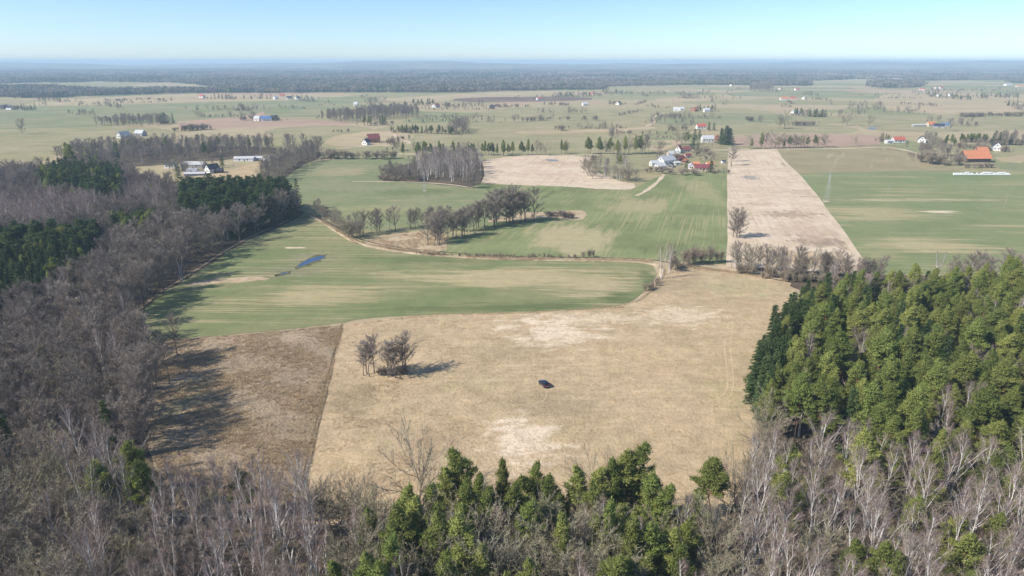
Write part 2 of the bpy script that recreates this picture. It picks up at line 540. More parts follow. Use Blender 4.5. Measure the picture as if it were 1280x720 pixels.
def sheet(name, pix, mat, label, smooth=1, jit=0.5, cat='field', z=None, step=6.0):
    """A field lying on the ground; pix is its outline in photo pixels."""
    rnd = random.Random(int(pix[0][0] * 7 + pix[0][1] * 13 + len(pix)))
    pts = chaikin(pix, smooth) if smooth else list(pix)
    gp = []
    n = len(pts)
    for i in range(n):
        a, b = pts[i], pts[(i + 1) % n]
        m = max(1, int(math.hypot(a[0] - b[0], a[1] - b[1]) / step))
        for j in range(m):
            t = j / m
            px, py = a[0] + (b[0] - a[0]) * t, a[1] + (b[1] - a[1]) * t
            x, y = G(px, py)
            s = jit * min(3.0, depth_at(py) / 250.0)
            gp.append((x + rnd.gauss(0, s), y + rnd.gauss(0, s)))
    LAYER[0] += 0.003
    zz = LAYER[0] if z is None else z
    me = bpy.data.meshes.new(name)
    bm = bmesh.new()
    vs = [bm.verts.new((x, y, zz)) for x, y in gp]
    f = bm.faces.new(vs)
    f.normal_update()
    if f.normal.z < 0:
        f.normal_flip()
    bmesh.ops.triangulate(bm, faces=[f])
    bm.to_mesh(me)
    bm.free()
    me.materials.append(MATS[mat])
    o = new_obj(name, me)
    return tag(o, label, cat, None, 'structure')


def ribbon(name, pix, width, mat, label, smooth=2, wob=0.15, cat='track', height=0.0):
    """Track, ditch or bank along a line of photo pixels; height > 0 gives it a raised ridge."""
    rnd = random.Random(len(pix) * 31 + int(pix[0][0]))
    pts = [G(*p) for p in chaikin(pix, smooth, False)]
    LAYER[0] += 0.002
    z = LAYER[0]
    mb = MB()
    vs, fs = [], []
    n = len(pts)
    for i in range(n):
        a, b = pts[max(i - 1, 0)], pts[min(i + 1, n - 1)]
        dx, dy = b[0] - a[0], b[1] - a[1]
        L = math.hypot(dx, dy) + 1e-9
        nx, ny = -dy / L, dx / L
        w = width * 0.5 * (1 + rnd.uniform(-wob, wob) * 2)
        x, y = pts[i]
        if height <= 0:
            vs += [(x + nx * w, y + ny * w, z), (x - nx * w, y - ny * w, z)]
        else:
            h = height * rnd.uniform(0.6, 1.2)
            vs += [(x + nx * w, y + ny * w, 0.0), (x + nx * w * .3, y + ny * w * .3, h), (x - nx * w * .3, y - ny * w * .3, h * .9), (x - nx * w, y - ny * w, 0.0)]
    k = 2 if height <= 0 else 4
    for i in range(n - 1):
        for j in range(k - 1):
            fs.append((i * k + j, i * k + j + 1, (i + 1) * k + j + 1, (i + 1) * k + j))
    mb.add(vs, fs)
    o = new_obj(name, mb.mesh(name, [mat]))
    return tag(o, label, cat, None, 'structure')


gm = MB()
R = 33000.0
gm.add([(-R, -2000, 0), (R, -2000, 0), (R, R, 0), (-R, R, 0)], [(0, 1, 2, 3)])
tag(new_obj('ground', gm.mesh('ground', ['patchwork'])), 'broad plain of small dry and green fields', 'ground', None, 'structure')

# far fields first (drawn lowest), then nearer ones
FAR = [
    ('green_field', 'far_crop', 'long green field below the far wood', [(-120, 140), (60, 133), (150, 129), (330, 127), (470, 120), (470, 127), (360, 134), (300, 146), (220, 152), (100, 160), (-120, 172)]),
    ('pasture', 'pasture', 'olive pasture beyond the grey copse', [(-150, 168), (100, 158), (230, 160), (200, 178), (60, 192), (-150, 198)]),
    ('stubble_field', 'far_straw', 'straw coloured field at the foot of the far wood', [(20, 130), (120, 122), (230, 117), (330, 119), (330, 126), (230, 128), (150, 131), (60, 133)]),
    ('ploughed_field', 'far_plough', 'rosy ploughed field beyond the hedged farm', [(215, 152), (330, 147), (440, 152), (440, 157), (340, 158), (230, 162)]),
    ('green_field', 'far_crop', 'green field beside the small blue-roofed farm', [(330, 136), (420, 131), (440, 138), (420, 146), (330, 146)]),
    ('green_field', 'pasture', 'pale green field below the hedged lane', [(330, 160), (430, 156), (470, 160), (455, 172), (350, 176)]),
    ('stubble_field', 'far_straw', 'bleached field under the far wood edge', [(500, 121), (640, 114), (760, 114), (760, 119), (640, 121), (520, 126)]),
    ('ploughed_field', 'dark_plough', 'dark freshly ploughed strip under the far wood', [(555, 125), (600, 121), (740, 121), (740, 126), (600, 128)]),
    ('green_field', 'pasture', 'wide green field behind the copse of evergreens', [(570, 148), (620, 135), (740, 133), (800, 142), (790, 155), (700, 166), (600, 162)]),
    ('pasture', 'pasture', 'olive pasture behind the row of roadside pines', [(500, 172), (600, 164), (720, 170), (810, 168), (812, 190), (600, 192), (500, 186)]),
    ('stubble_field', 'far_straw', 'straw coloured strip across the pasture', [(640, 164), (760, 161), (820, 158), (820, 161), (740, 166), (650, 167)]),
    ('green_field', 'far_crop', 'deep green strip behind the upper farmhouse', [(800, 142), (960, 141), (1000, 147), (960, 156), (815, 157)]),
    ('pasture', 'pasture', 'olive pasture behind the white-walled farm', [(910, 157), (1000, 152), (1080, 160), (1060, 168), (920, 172)]),
    ('ploughed_field', 'far_plough', 'rosy sand field along the tree-lined road', [(905, 168), (1060, 167), (1120, 172), (1090, 183), (920, 186)]),
    ('stubble_field', 'far_straw', 'pale strip between far farmsteads', [(820, 122), (960, 119), (960, 124), (820, 128)]),
    ('green_field', 'far_crop', 'green rise in front of the round far copse', [(900, 116), (980, 112), (1080, 114), (1040, 120), (920, 121)]),
    ('stubble_field', 'far_straw', 'wide dry meadow beyond the red-roofed house', [(1080, 120), (1180, 114), (1340, 122), (1340, 142), (1120, 144)]),
    ('pasture', 'pasture', 'olive meadow behind the grey-roofed farm', [(1060, 146), (1180, 143), (1340, 146), (1340, 160), (1190, 166), (1080, 164)]),
    ('green_field', 'far_crop', 'bright green patch beside the orange barn', [(1240, 206), (1275, 203), (1340, 203), (1340, 216), (1262, 214)]),
    ('stubble_field', 'far_straw', 'yellow strip behind the orange barn', [(1240, 196), (1340, 190), (1340, 202), (1252, 204)]),
    ('stubble_field', 'dry_meadow', 'yellow hay field beside the farm in the wood', [(205, 236), (225, 224), (290, 213), (320, 203), (322, 207), (316, 232), (300, 246), (215, 250)]),
    ('stubble_field', 'far_straw', 'narrow yellow clearing behind the spruces', [(100, 214), (165, 207), (165, 218), (110, 224)]),
    ('sandy_field', 'far_straw', 'sandy yard around the red-roofed manor', [(400, 178), (440, 165), (500, 164), (520, 172), (500, 182), (430, 184)]),
]
for nm, mt, lb, px in FAR:
    sheet(nm, px, mt, lb, 1, 1.0)

sheet('green_field', [(338, 240), (372, 207), (420, 198), (510, 195), (585, 212), (592, 232), (650, 262), (640, 284), (590, 290), (520, 285), (455, 290), (415, 270), (385, 256)], 'upper_crop', 'green field with lattice mast below the birch grove', 1)
sheet('green_field', [(545, 318), (570, 300), (640, 281), (668, 268), (592, 231), (700, 230), (790, 236), (828, 218), (911, 212), (914, 332), (830, 325), (740, 322), (640, 321)], 'drilled_crop', 'green field drilled in lines below the hamlet', 0)
sheet('sandy_field', [(584, 212), (598, 201), (640, 195), (740, 194), (735, 206), (760, 222), (797, 232), (785, 238), (700, 233), (640, 231), (598, 229)], 'sandy_soil', 'pale sandy field beside the birch grove', 1)
sheet('sandy_field', [(912, 189), (968, 186), (980, 205), (1010, 230), (1042, 275), (1080, 327), (1062, 350), (990, 348), (914, 334)], 'sandy_soil', 'pale sandy field running up to the road', 0)
sheet('stubble_field', [(970, 186), (1110, 182), (1150, 193), (1176, 206), (1192, 213), (1130, 214), (996, 217), (984, 205)], 'stubble', 'olive stubble field under the red-roofed house', 0)
sheet('green_field', [(996, 217), (1130, 214), (1192, 214), (1270, 218), (1420, 222), (1420, 345), (1085, 345), (1080, 327), (1042, 275), (1010, 230)], 'right_crop', 'large green field crossed by pale streaks', 0)
sheet('yard_grass', [(800, 205), (830, 188), (850, 178), (905, 178), (915, 190), (913, 214), (830, 219), (800, 216)], 'yard_grass', 'grassy yards of the hamlet', 1)
sheet('yard_grass', [(1145, 185), (1200, 178), (1240, 186), (1245, 205), (1190, 208), (1160, 203)], 'yard_grass', 'grassy yard around the orange barn', 1)
sheet('forest_floor', [(-420, 262), (20, 228), (150, 226), (205, 243), (240, 262), (330, 262), (382, 262), (372, 274), (300, 304), (236, 347), (196, 370), (162, 404), (186, 442), (186, 560), (222, 645), (380, 650), (470, 662), (560, 672), (700, 692), (860, 692), (905, 645), (950, 560), (934, 500), (952, 462), (990, 410), (1042, 390), (1300, 383), (1700, 395), (2300, 1000), (-1200, 1000), (-800, 400)], 'leaf_litter', 'brown leaf litter under the woods', 1)
sheet('forest_floor', [(60, 207), (90, 190), (170, 184), (345, 182), (345, 194), (250, 203), (120, 212)], 'leaf_litter', 'brown floor of the far bare wood', 1)
sheet('forest_floor', [(320, 226), (340, 205), (400, 190), (400, 197), (372, 208), (345, 235), (325, 238)], 'leaf_litter', 'brown floor under the grey hedgerow', 1)
sheet('forest_floor', [(462, 226), (505, 202), (600, 196), (606, 214), (598, 236), (545, 230)], 'leaf_litter', 'brown floor of the birch grove', 1)
sheet('forest_floor', [(912, 333), (1000, 338), (1090, 345), (1420, 345), (1420, 395), (1040, 395), (985, 352)], 'leaf_litter', 'brown floor of the streamside thicket', 1)

sheet('green_field', [(166, 424), (200, 424), (300, 418), (422, 405), (450, 398), (520, 394), (640, 391), (740, 387), (782, 381), (800, 370), (818, 352), (821, 340), (812, 330), (790, 327), (740, 327), (650, 326), (580, 322), (520, 319), (470, 313), (440, 304), (420, 291), (400, 277), (385, 268), (372, 274), (300, 306), (236, 349), (196, 373), (160, 406)], 'winter_crop', 'big green field between the wood and the dry meadow', 1, 0.25)
sheet('rough_field', [(430, 403), (418, 409), (330, 416), (250, 422), (195, 428), (185, 442), (185, 562), (221, 646), (378, 650), (379, 612)], 'rough_grass', 'rough brown tussock field beside the wood', 0, 0.3)
sheet('dry_meadow', [(428, 405), (520, 395), (640, 391), (740, 387), (788, 381), (800, 372), (820, 356), (833, 344), (850, 335), (876, 332), (930, 341), (988, 352), (1000, 400), (956, 462), (936, 500), (954, 560), (908, 648), (862, 695), (700, 695), (560, 675), (470, 664), (374, 652)], 'dry_meadow', 'wide dry straw coloured meadow with parked car', 0, 0.3)
sheet('reed_bed', [(452, 301), (480, 294), (540, 287), (562, 296), (556, 318), (500, 316), (470, 312)], 'reed_bed', 'pale reed bed beside the streamside trees', 1)
sheet('reed_bed', [(600, 278), (640, 268), (720, 262), (738, 266), (722, 277), (690, 271), (640, 277)], 'reed_bed', 'pale reed strip along the field hollow', 1)
sheet('reed_bed', [(826, 345), (850, 331), (915, 330), (985, 348), (975, 350), (880, 332), (850, 338)], 'reed_bed', 'pale grass bank above the ditch', 1)
sheet('bare_patch', [(353, 310.5), (362, 308.5), (388, 309), (376, 311.5)], 'track_soil', 'small bare stony patch in the green field', 1)
sheet('bare_patch', [(228, 356), (250, 351), (300, 347), (342, 346), (325, 351), (270, 355), (232, 358)], 'reed_bed', 'narrow straw strip at the foot of the lone white birch', 1)

ribbon('bank', [(388, 270), (402, 277), (424, 292), (446, 304), (490, 314), (560, 321), (640, 325), (740, 326), (812, 328), (830, 336), (824, 352), (803, 372), (792, 378)], 3.2, 'reed_bed', 'pale grassy stream bank edging the green field', height=0.5, cat='bank')
ribbon('ditch', [(392, 268), (428, 288), (450, 300), (490, 309), (560, 316), (640, 321), (740, 322), (815, 324), (850, 331), (880, 334), (930, 342), (992, 354)], 1.1, 'wet_soil', 'dark stream ditch along the meadow head', cat='ditch')
ribbon('bank', [(429, 405), (417, 450), (403, 505), (390, 560), (377, 616)], 1.0, 'rough_grass', 'low grassy bank beside the boundary ditch', smooth=1, height=0.25, cat='bank')
ribbon('ditch', [(427.4, 405), (415.4, 450), (401.2, 505), (388, 560), (374.5, 616)], 0.5, 'wet_soil', 'dark boundary ditch beside the dry meadow', smooth=1, cat='ditch')
ribbon('track', [(150, 412), (163, 396), (196, 368), (236, 344), (300, 301), (372, 271)], 1.5, 'rough_grass', 'faint grassy track along the edge of the wood')
ribbon('track', [(795, 245), (806, 240), (822, 228), (830, 218)], 3.5, 'track_soil', 'pale track climbing to the hamlet')
ribbon('track', [(912, 334), (912, 280), (911, 240), (912, 190)], 3.0, 'track_soil', 'pale field track beside the sandy field')
ribbon('track', [(1078, 328), (1040, 274), (1008, 230), (980, 203), (968, 186)], 4.0, 'track_soil', 'pale field edge between sand and green crop')
ribbon('road', [(330, 200), (400, 190), (520, 193), (640, 194), (760, 194), (850, 189), (920, 187), (1060, 186), (1110, 183), (1150, 192), (1180, 207)], 5.0, 'track_soil', 'pale country road behind the tree rows', cat='road')
ribbon('road', [(420, 186), (455, 183), (500, 181), (516, 179), (498, 173), (492, 168)], 5.0, 'track_soil', 'pale drive to the red-roofed manor', cat='road')
ribbon('track', [(808, 158), (820, 152), (815, 147), (830, 141)], 6.0, 'track_soil', 'pale winding lane through far pasture')
ribbon('track', [(590, 235), (560, 230), (500, 227), (440, 227)], 2.5, 'track_soil', 'pale field edge under the birch grove')
ribbon('track', [(1000, 246), (1080, 248), (1180, 251), (1320, 254)], 1.6, 'stubble', 'faint straight line across the green field')
ribbon('wheel_track', [(916, 415), (912, 430), (915, 455), (918, 480), (912, 500), (890, 508)], 0.45, 'trodden_grass', 'faint wheel track curving by the spruces')
ribbon('wheel_track', [(909, 416), (905, 432), (908, 456), (911, 480), (905, 496), (884, 503)], 0.45, 'trodden_grass', 'faint inner wheel track curving by the spruces')
ribbon('wheel_track', [(683, 485), (684, 492), (682, 500), (672, 505), (640, 507)], 0.35, 'trodden_grass', 'faint wheel track behind the parked car')

sheet('bare_patch', [(366, 335), (378, 326), (392, 319.5), (410, 317.5), (408, 324), (390, 331), (374, 337)], 'damp_soil', 'dark muddy margin around the long puddle', 2, 0.5)
sheet('bare_patch', [(340, 346), (352, 340.5), (366, 338.5), (362, 343), (350, 346)], 'damp_soil', 'dark muddy margin around the tiny puddle', 2, 0.4)
for lb, px, mt in [
        ('long blue puddle lying in the green field', [(370, 333.5), (379, 328), (392, 321.5), (407, 319.5), (404, 323), (388, 328.5), (377, 333.5)], 'pond_water'),
        ('tiny blue puddle beside the long one', [(348, 343.5), (354, 341.5), (362, 340), (356, 342.8)], 'pond_water'),
        ('small dark pond in the pale sandy field', [(680, 200), (690, 199), (701, 201), (692, 202.3)], 'grey_water'),
        ('pale pond beside the two loose tall trees', [(1082, 161), (1090, 158), (1098, 160), (1092, 163)], 'grey_water')]:
    o = sheet('pond_water' if 'pond' in lb else 'puddle_water', px, mt, lb, 2, 0.15, 'water')


# ------------------------------------------------------------------ far hills closing the horizon
def hills():
    mb = MB()
    nx, ny = 220, 16
    xs = np.linspace(-0.95, 0.95, nx)
    ds = np.linspace(0, 1, ny)
    vs = np.zeros((ny, nx, 3))
    rn = random.Random(4)
    ph = [rn.uniform(0, 6.28) for _ in range(12)]
    for j, t in enumerate(ds):
        D = 7500 + 12000 * t
        for i, u in enumerate(xs):
            px = 640 + FOC * u
            ridge = 40 + 14 * math.sin(u * 9 + ph[0] + t * 3) + 9 * math.sin(u * 23 + ph[1] + t * 7) + 5 * math.sin(u * 51 + ph[2] - t * 5)
            bump = 30 * math.exp(-((px - 480) / 110) ** 2) + 22 * math.exp(-((px - 880) / 150) ** 2) + 45 * max(0.0, min(1.0, (px - 1000) / 250)) + 14 * math.exp(-((px - 40) / 90) ** 2)
            env = math.sin(math.pi * min(1.0, t * 1.02)) ** 0.8
            vs[j, i] = (u * D, D, min(118.0, -0.7 + env * (ridge * 1.2 + bump + 14 * t) + abs(rn.uniform(-1, 1)) * env * 3))
    fs = [(j * nx + i, j * nx + i + 1, (j + 1) * nx + i + 1, (j + 1) * nx + i) for j in range(ny - 1) for i in range(nx - 1)]
    mb.add(vs.reshape(-1, 3), fs)
    tag(new_obj('hills', mb.mesh('hills', ['far_hill'])), 'low wooded hills along the horizon', 'hills', None, 'structure')


hills()


# ------------------------------------------------------------------ tree builders (prototype meshes, base at the origin, metres)
def rvec(r):
    while True:
        v = np.array([r.uniform(-1, 1) for _ in range(3)])
        n = np.linalg.norm(v)
        if 0.1 < n < 1:
            return v / n


def slivers(base, dirs, length, width, rng):
    """Thin triangles: twigs from base along dirs."""
    base = np.asarray(base)
    dirs = np.asarray(dirs)
    n = len(base)
    side = np.cross(dirs, rng.normal(size=(n, 3)))
    side /= np.linalg.norm(side, axis=1)[:, None] + 1e-9
    w = (np.asarray(width) * np.ones(n))[:, None] / 2
    L = (np.asarray(length) * np.ones(n))[:, None]
    return np.stack([base - side * w, base + side * w, base + dirs * L], 1)


def bare_tree(seed, H, spread, style, lod=0):
    """Leafless tree. Returns (trunk MB, crown MB). style: birch, alder, oak, bush."""
    r = random.Random(seed)
    rng = np.random.default_rng(seed)
    tk, cr = MB(), MB()
    cfg = dict(birch=dict(n1=17, t0=0.22, el=(52, 72), l1=0.36, n2=9, tw=10, tl=(0.5, 1.3), tww=0.024, r0=0.15, droop=0.0, lead=0.97),
               alder=dict(n1=26, t0=0.34, el=(22, 60), l1=0.215, n2=8, tw=20, tl=(0.45, 1.0), tww=0.05, r0=0.16, droop=0.0, lead=0.95),
               oak=dict(n1=18, t0=0.22, el=(15, 60), l1=0.40, n2=9, tw=18, tl=(0.5, 1.1), tww=0.055, r0=0.22, droop=0.0, lead=0.7),
               bush=dict(n1=14, t0=0.02, el=(45, 80), l1=0.75, n2=7, tw=11, tl=(0.3, 0.7), tww=0.035, r0=0.04, droop=0.0, lead=0.4))[style]
    if style == 'alder':
        cfg['t0'] = 0.14 if spread > 1.05 else 0.38
    stems = [(0.0, 0.0)]
    if style == 'birch' and seed % 3 == 1:
        stems = [(0.05, 0.3), (0.07, 3.4)]
    tw_b, tw_d, tw_l = [], [], []
    for si, (lean, az) in enumerate(stems):
        n = 8
        pts = []
        wob = np.zeros(2)
        for i in range(n + 1):
            t = i / n
            wob += np.array([r.gauss(0, 1), r.gauss(0, 1)]) * H * 0.009 * (1.6 if style == 'oak' else 1)
            pts.append((lean * H * t * math.cos(az) * 2 + wob[0], lean * H * t * math.sin(az) * 2 + wob[1], H * cfg['lead'] * t))
        pts = np.array(pts)
        pts[0, :2] = 0
        rad = [cfg['r0'] * (1.35 if i == 0 else 1.0) * (1 - 0.93 * (i / n)) + 0.012 for i in range(n + 1)]
        tk.tube(pts, rad, 6)
        n1 = cfg['n1'] if len(stems) == 1 else cfg['n1'] * 2 // 3
        for b in range(n1):
            t = cfg['t0'] + (0.97 - cfg['t0']) * ((b + r.random()) / n1)
            fi = t * n
            i0 = min(int(fi), n - 1)
            p0 = pts[i0] + (pts[i0 + 1] - pts[i0]) * (fi - i0)
            az2 = b * 2.4 + r.uniform(-0.5, 0.5)
            u = (t - cfg['t0']) / (1 - cfg['t0'])
            prof = {'birch': (0.75 + 0.5 * math.sin(math.pi * min(1, u * 1.1))) * (1 - 0.55 * u), 'alder': 0.55 + 0.75 * math.sin(math.pi * (0.15 + 0.75 * u)),
                    'oak': 0.6 + 0.7 * math.sin(math.pi * (0.2 + 0.6 * u)), 'bush': 1.0}[style]
            L = H * cfg['l1'] * prof * spread * r.uniform(0.75, 1.2) * (1.0 - 0.45 * max(0, u - 0.75) * 4 * 0.6)
            el = RAD(r.uniform(*cfg['el'])) + (0.25 * u)
            d = np.array([math.cos(az2) * math.cos(el), math.sin(az2) * math.cos(el), math.sin(el)])
            m = 4
            bp = [p0]
            for k in range(m):
                d = d + rvec(r) * 0.16 + np.array([0, 0, 0.07])
                d /= np.linalg.norm(d)
                bp.append(bp[-1] + d * L / m)
            bp = np.array(bp)
            rb = max(0.03 if style == 'birch' else 0.018, rad[min(i0, n)] * 0.55)
            (tk if lod == 0 else tk).tube(bp, [rb * (1 - 0.85 * k / m) + 0.006 for k in range(m + 1)], 4, cap=False)
            for c in range(cfg['n2']):
                s = 0.22 + 0.78 * (c + r.random()) / cfg['n2']
                fk = min(s * m, m - 1e-3)
                k0 = int(fk)
                q = bp[k0] + (bp[k0 + 1] - bp[k0]) * (fk - k0)
                dd = (bp[k0 + 1] - bp[k0])
                dd = dd / np.linalg.norm(dd) + rvec(r) * (0.62 if style != 'birch' else 0.5) + np.array([0, 0, 0.12])
                dd /= np.linalg.norm(dd)
                L2 = L * r.uniform(0.28, 0.5) * (1.15 - 0.5 * s)
                q2 = q + dd * L2 * 0.55 + rvec(r) * L2 * 0.06
                q3 = q2 + (dd + rvec(r) * 0.25) * L2 * 0.45
                if lod == 0:
                    cr.tube(np.array([q, q2, q3]), [rb * 0.42 + 0.008, rb * 0.3 + 0.006, 0.008], 3, mi=1, cap=False)
                nt = cfg['tw'] if lod == 0 else max(5, cfg['tw'] // 2)
                for w in range(nt):
                    ss = r.random()
                    pb = q + (q2 - q) * (ss / 0.55) if ss < 0.55 else q2 + (q3 - q2) * ((ss - 0.55) / 0.45)
                    td = dd * 0.7 + rvec(r) * 0.85 + np.array([0, 0, 0.2 if style != 'birch' else 0.05])
                    tw_b.append(pb)
                    tw_d.append(td / np.linalg.norm(td))
                    tw_l.append(r.uniform(*cfg['tl']) * (H / 16.0 if style != 'bush' else 1.0))
    wd = cfg['tww'] * (1.0 if lod == 0 else 2.4)
    cr.tris(slivers(tw_b, tw_d, np.array(tw_l) * (1 if lod == 0 else 1.25), wd * rng.uniform(0.6, 1.2, len(tw_b)), rng), 0)
    return tk, cr


def clump_tris(c, rad, n, size, rng, up=0.55):
    """Needle spray: small faces filling an ellipsoid, turned outwards and up."""
    d = rng.normal(size=(n, 3))
    d /= np.linalg.norm(d, axis=1)[:, None]
    pos = np.asarray(c) + d * np.asarray(rad) * rng.uniform(0.35, 1.0, (n, 1)) ** 0.6
    nrm = d + np.array([0, 0, up]) + rng.normal(size=(n, 3)) * 0.45
    nrm /= np.linalg.norm(nrm, axis=1)[:, None]
    a = np.cross(nrm, rng.normal(size=(n, 3)))
    a /= np.linalg.norm(a, axis=1)[:, None]
    b = np.cross(nrm, a)
    s = (size * rng.uniform(0.6, 1.25, n))[:, None]
    return np.stack([pos - a * s * 0.55 - b * s * 0.35, pos + a * s * 0.55 - b * s * 0.35, pos + b * s * 0.75], 1)


def pine_tree(seed, H, R, t0, lod=0, tilt=0.0):
    r = random.Random(seed)
    rng = np.random.default_rng(seed)
    tk, cr = MB(), MB()
    n = 8
    pts = np.array([(tilt * H * (i / n) ** 2 + r.gauss(0, 0.06) * i, r.gauss(0, 0.06) * i, H * 0.97 * i / n) for i in range(n + 1)])
    pts[0, :2] = 0
    rad = [0.17 * (1.3 if i == 0 else 1) * (1 - 0.9 * i / n) + 0.015 for i in range(n + 1)]
    tk.tube(pts, rad, 6)
    nb = 66 if lod == 0 else 34
    for b in range(nb):
        u = (b + r.random()) / nb
        t = t0 + (0.985 - t0) * u
        fi = t * n
        i0 = min(int(fi), n - 1)
        p0 = pts[i0] + (pts[i0 + 1] - pts[i0]) * (fi - i0)
        prof = (0.62 + 1.7 * u) if u < 0.2 else (1.0 - (u - 0.2) / 0.8) ** 0.88 * 0.92 + 0.04
        if lod:
            prof = 0.45 + 0.62 * math.sin(math.pi * (0.12 + 0.76 * u))
        L = R * prof * r.uniform(0.5, 1.3) * (1.0 if u < 0.75 else 0.8)
        az = b * 2.4 + r.uniform(-0.6, 0.6)
        el = RAD(r.uniform(-4, 16) + 32 * u)
        d = np.array([math.cos(az) * math.cos(el), math.sin(az) * math.cos(el), math.sin(el)])
        tip = p0 + d * L + np.array([0, 0, 0.12 * L])
        tk.tube(np.array([p0, p0 + d * L * 0.5, tip]), [0.05 * (1 - u) + 0.018, 0.03, 0.012], 3, cap=False)
        npad = max(1, int(round(L / 0.95)))
        for c in range(npad):
            s = 1.0 - c * (0.75 / max(npad, 1)) * r.uniform(0.85, 1.1)
            q = p0 + (tip - p0) * s + np.array([r.gauss(0, .12), r.gauss(0, .12), 0.1])
            rr = 0.74 * r.uniform(0.8, 1.25) * (0.75 if u > 0.9 else 1)
            nn = int((64 if c == 0 else 50) * (1 if lod == 0 else 0.5))
            cr.tris(clump_tris(q, (rr * 1.15, rr * 1.15, rr * 0.45), nn, 0.22 if lod == 0 else 0.45, rng))
            m2 = nn // 2
            dv = d * 0.9 + rng.normal(0, .6, (m2, 3)) + np.array([0, 0, .35])
            dv /= np.linalg.norm(dv, axis=1)[:, None]
            cr.tris(slivers(q + rng.normal(0, .3, (m2, 3)) * rr, dv, rr * 1.1, 0.15 if lod == 0 else 0.3, rng))
    cr.tris(clump_tris(pts[-1] + np.array([0, 0, 0.05]), (0.2, 0.2, 0.95) if lod == 0 else (1.3, 1.3, 0.6), 60, 0.22 if lod == 0 else 0.45, rng))
    return tk, cr


def spruce_tree(seed, H, R, lod=0):
    r = random.Random(seed)
    rng = np.random.default_rng(seed)
    tk, cr = MB(), MB()
    tk.tube([(0, 0, 0), (0, 0, H * 0.5), (0, 0, H * 0.985)], [0.2, 0.11, 0.02], 6)
    nb = 110 if lod == 0 else 46
    for b in range(nb):
        u = (b + r.random()) / nb
        z = H * (0.06 + 0.93 * u)
        L = R * (1 - u) ** 0.82 * r.uniform(0.75, 1.15) + 0.18
        az = b * 2.4 + r.uniform(-0.5, 0.5)
        m = int((20 + 30 * (1 - u)) * (1 if lod == 0 else 0.6))
        s = rng.uniform(0.12, 1.0, m)
        out = np.array([math.cos(az), math.sin(az), 0])
        lat = np.array([-math.sin(az), math.cos(az), 0])
        droop = -0.30 * L * s ** 1.5 + 0.10 * L * s
        wdt = 0.34 * L * (1 - s * 0.75)
        base = np.array([0, 0, z]) + out * (L * s)[:, None] + lat * (rng.uniform(-1, 1, m) * wdt)[:, None]
        base[:, 2] += droop + rng.normal(0, 0.06, m)
        dirs = out * 0.8 + lat * rng.normal(0, 0.6, m)[:, None] + np.array([0, 0, -0.25]) + rng.normal(0, 0.2, (m, 3))
        dirs /= np.linalg.norm(dirs, axis=1)[:, None]
        cr.tris(slivers(base, dirs, rng.uniform(0.5, 0.95, m) * (1 if lod == 0 else 1.4), (0.24 if lod == 0 else 0.42), rng))
    return tk, cr


SPEC = {
    'birch': dict(name='birch_tree', cat='birch', mats=(['birch_bark'], ['birch_twig', 'birch_limb']), h=16.0,
                  look=['slender bare birch', 'twin-stemmed bare birch', 'broad-crowned bare birch', 'narrow bare birch', 'twin-stemmed spreading bare birch'],
                  gen=lambda i, lod: bare_tree(100 + [0, 1, 2, 3, 4][i], 16.0, [0.85, 0.8, 1.2, 0.7, 1.05][i], 'birch', lod)),
    'alder': dict(name='alder_tree', cat='bare tree', mats=(['alder_bark'], ['alder_twig', 'alder_bark']), h=16.0,
                  look=['round-crowned grey leafless tree', 'narrow grey leafless tree', 'broad grey leafless tree', 'upright grey leafless tree', 'full-crowned grey leafless tree'],
                  gen=lambda i, lod: bare_tree(201 + i * 3, 16.0, [1.0, 0.8, 1.25, 0.9, 1.12][i], 'alder', lod)),
    'oak': dict(name='leafless_tree', cat='bare tree', mats=(['oak_bark'], ['oak_twig', 'oak_bark']), h=14.0,
                look=['tan-twigged spreading leafless tree', 'tan-twigged upright leafless tree', 'olive-tan broad leafless tree', 'tan round-headed leafless tree'],
                gen=lambda i, lod: bare_tree(301 + i * 3, 14.0, [1.1, 0.75, 1.25, 0.9][i], 'oak', lod)),
    'pine': dict(name='pine_tree', cat='pine', mats=(['pine_bark'], ['pine_needle']), h=17.0,
                 look=['green Scots pine with deep crown', 'slim green Scots pine', 'broad-headed green Scots pine', 'green Scots pine with bare lower trunk', 'bent green Scots pine'],
                 gen=lambda i, lod: pine_tree(401 + i, 17.0, [2.8, 2.3, 3.2, 2.7, 2.7][i], [0.2, 0.26, 0.32, 0.48, 0.3][i], lod, [0, 0.01, 0, -0.02, 0.06][i])),
    'spruce': dict(name='spruce_tree', cat='spruce', mats=(['pine_bark'], ['spruce_needle']), h=17.0,
                   look=['dark conical spruce', 'slim dark spruce', 'wide-skirted dark spruce'],
                   gen=lambda i, lod: spruce_tree(501 + i, 17.0, [2.7, 2.1, 3.2][i], lod)),
    'bush': dict(name='bush', cat='bush', mats=(['alder_bark'], ['bush_twig', 'alder_bark']), h=3.0,
                 look=['low twiggy leafless bush', 'upright twiggy leafless bush', 'spreading twiggy leafless bush'],
                 gen=lambda i, lod: bare_tree(601 + i * 3, 3.0, [1.0, 0.8, 1.2][i], 'bush', lod)),
}
PROTO = {}


def proto(kind, i, lod):
    key = (kind, i, lod)
    if key not in PROTO:
        sp = SPEC[kind]
        tk, cr = sp['gen'](i, lod)
        if lod == 0:
            PROTO[key] = (tk.mesh('trunk', sp['mats'][0]), cr.mesh('crown', sp['mats'][1]), tk, cr)
        else:
            both = MB()
            merge(both, tk, len(sp['mats'][1]))
            merge(both, cr, 0)
            PROTO[key] = (both.mesh(sp['name'], sp['mats'][1] + sp['mats'][0]), None, tk, cr)
    return PROTO[key]


def merge(dst, src, off):
    o = dst.n
    dst.v.extend(src.v)
    dst.n += src.n
    dst.f.extend(tuple(i + o for i in f) for f in src.f)
    dst.mi.extend(m + off for m in src.mi)


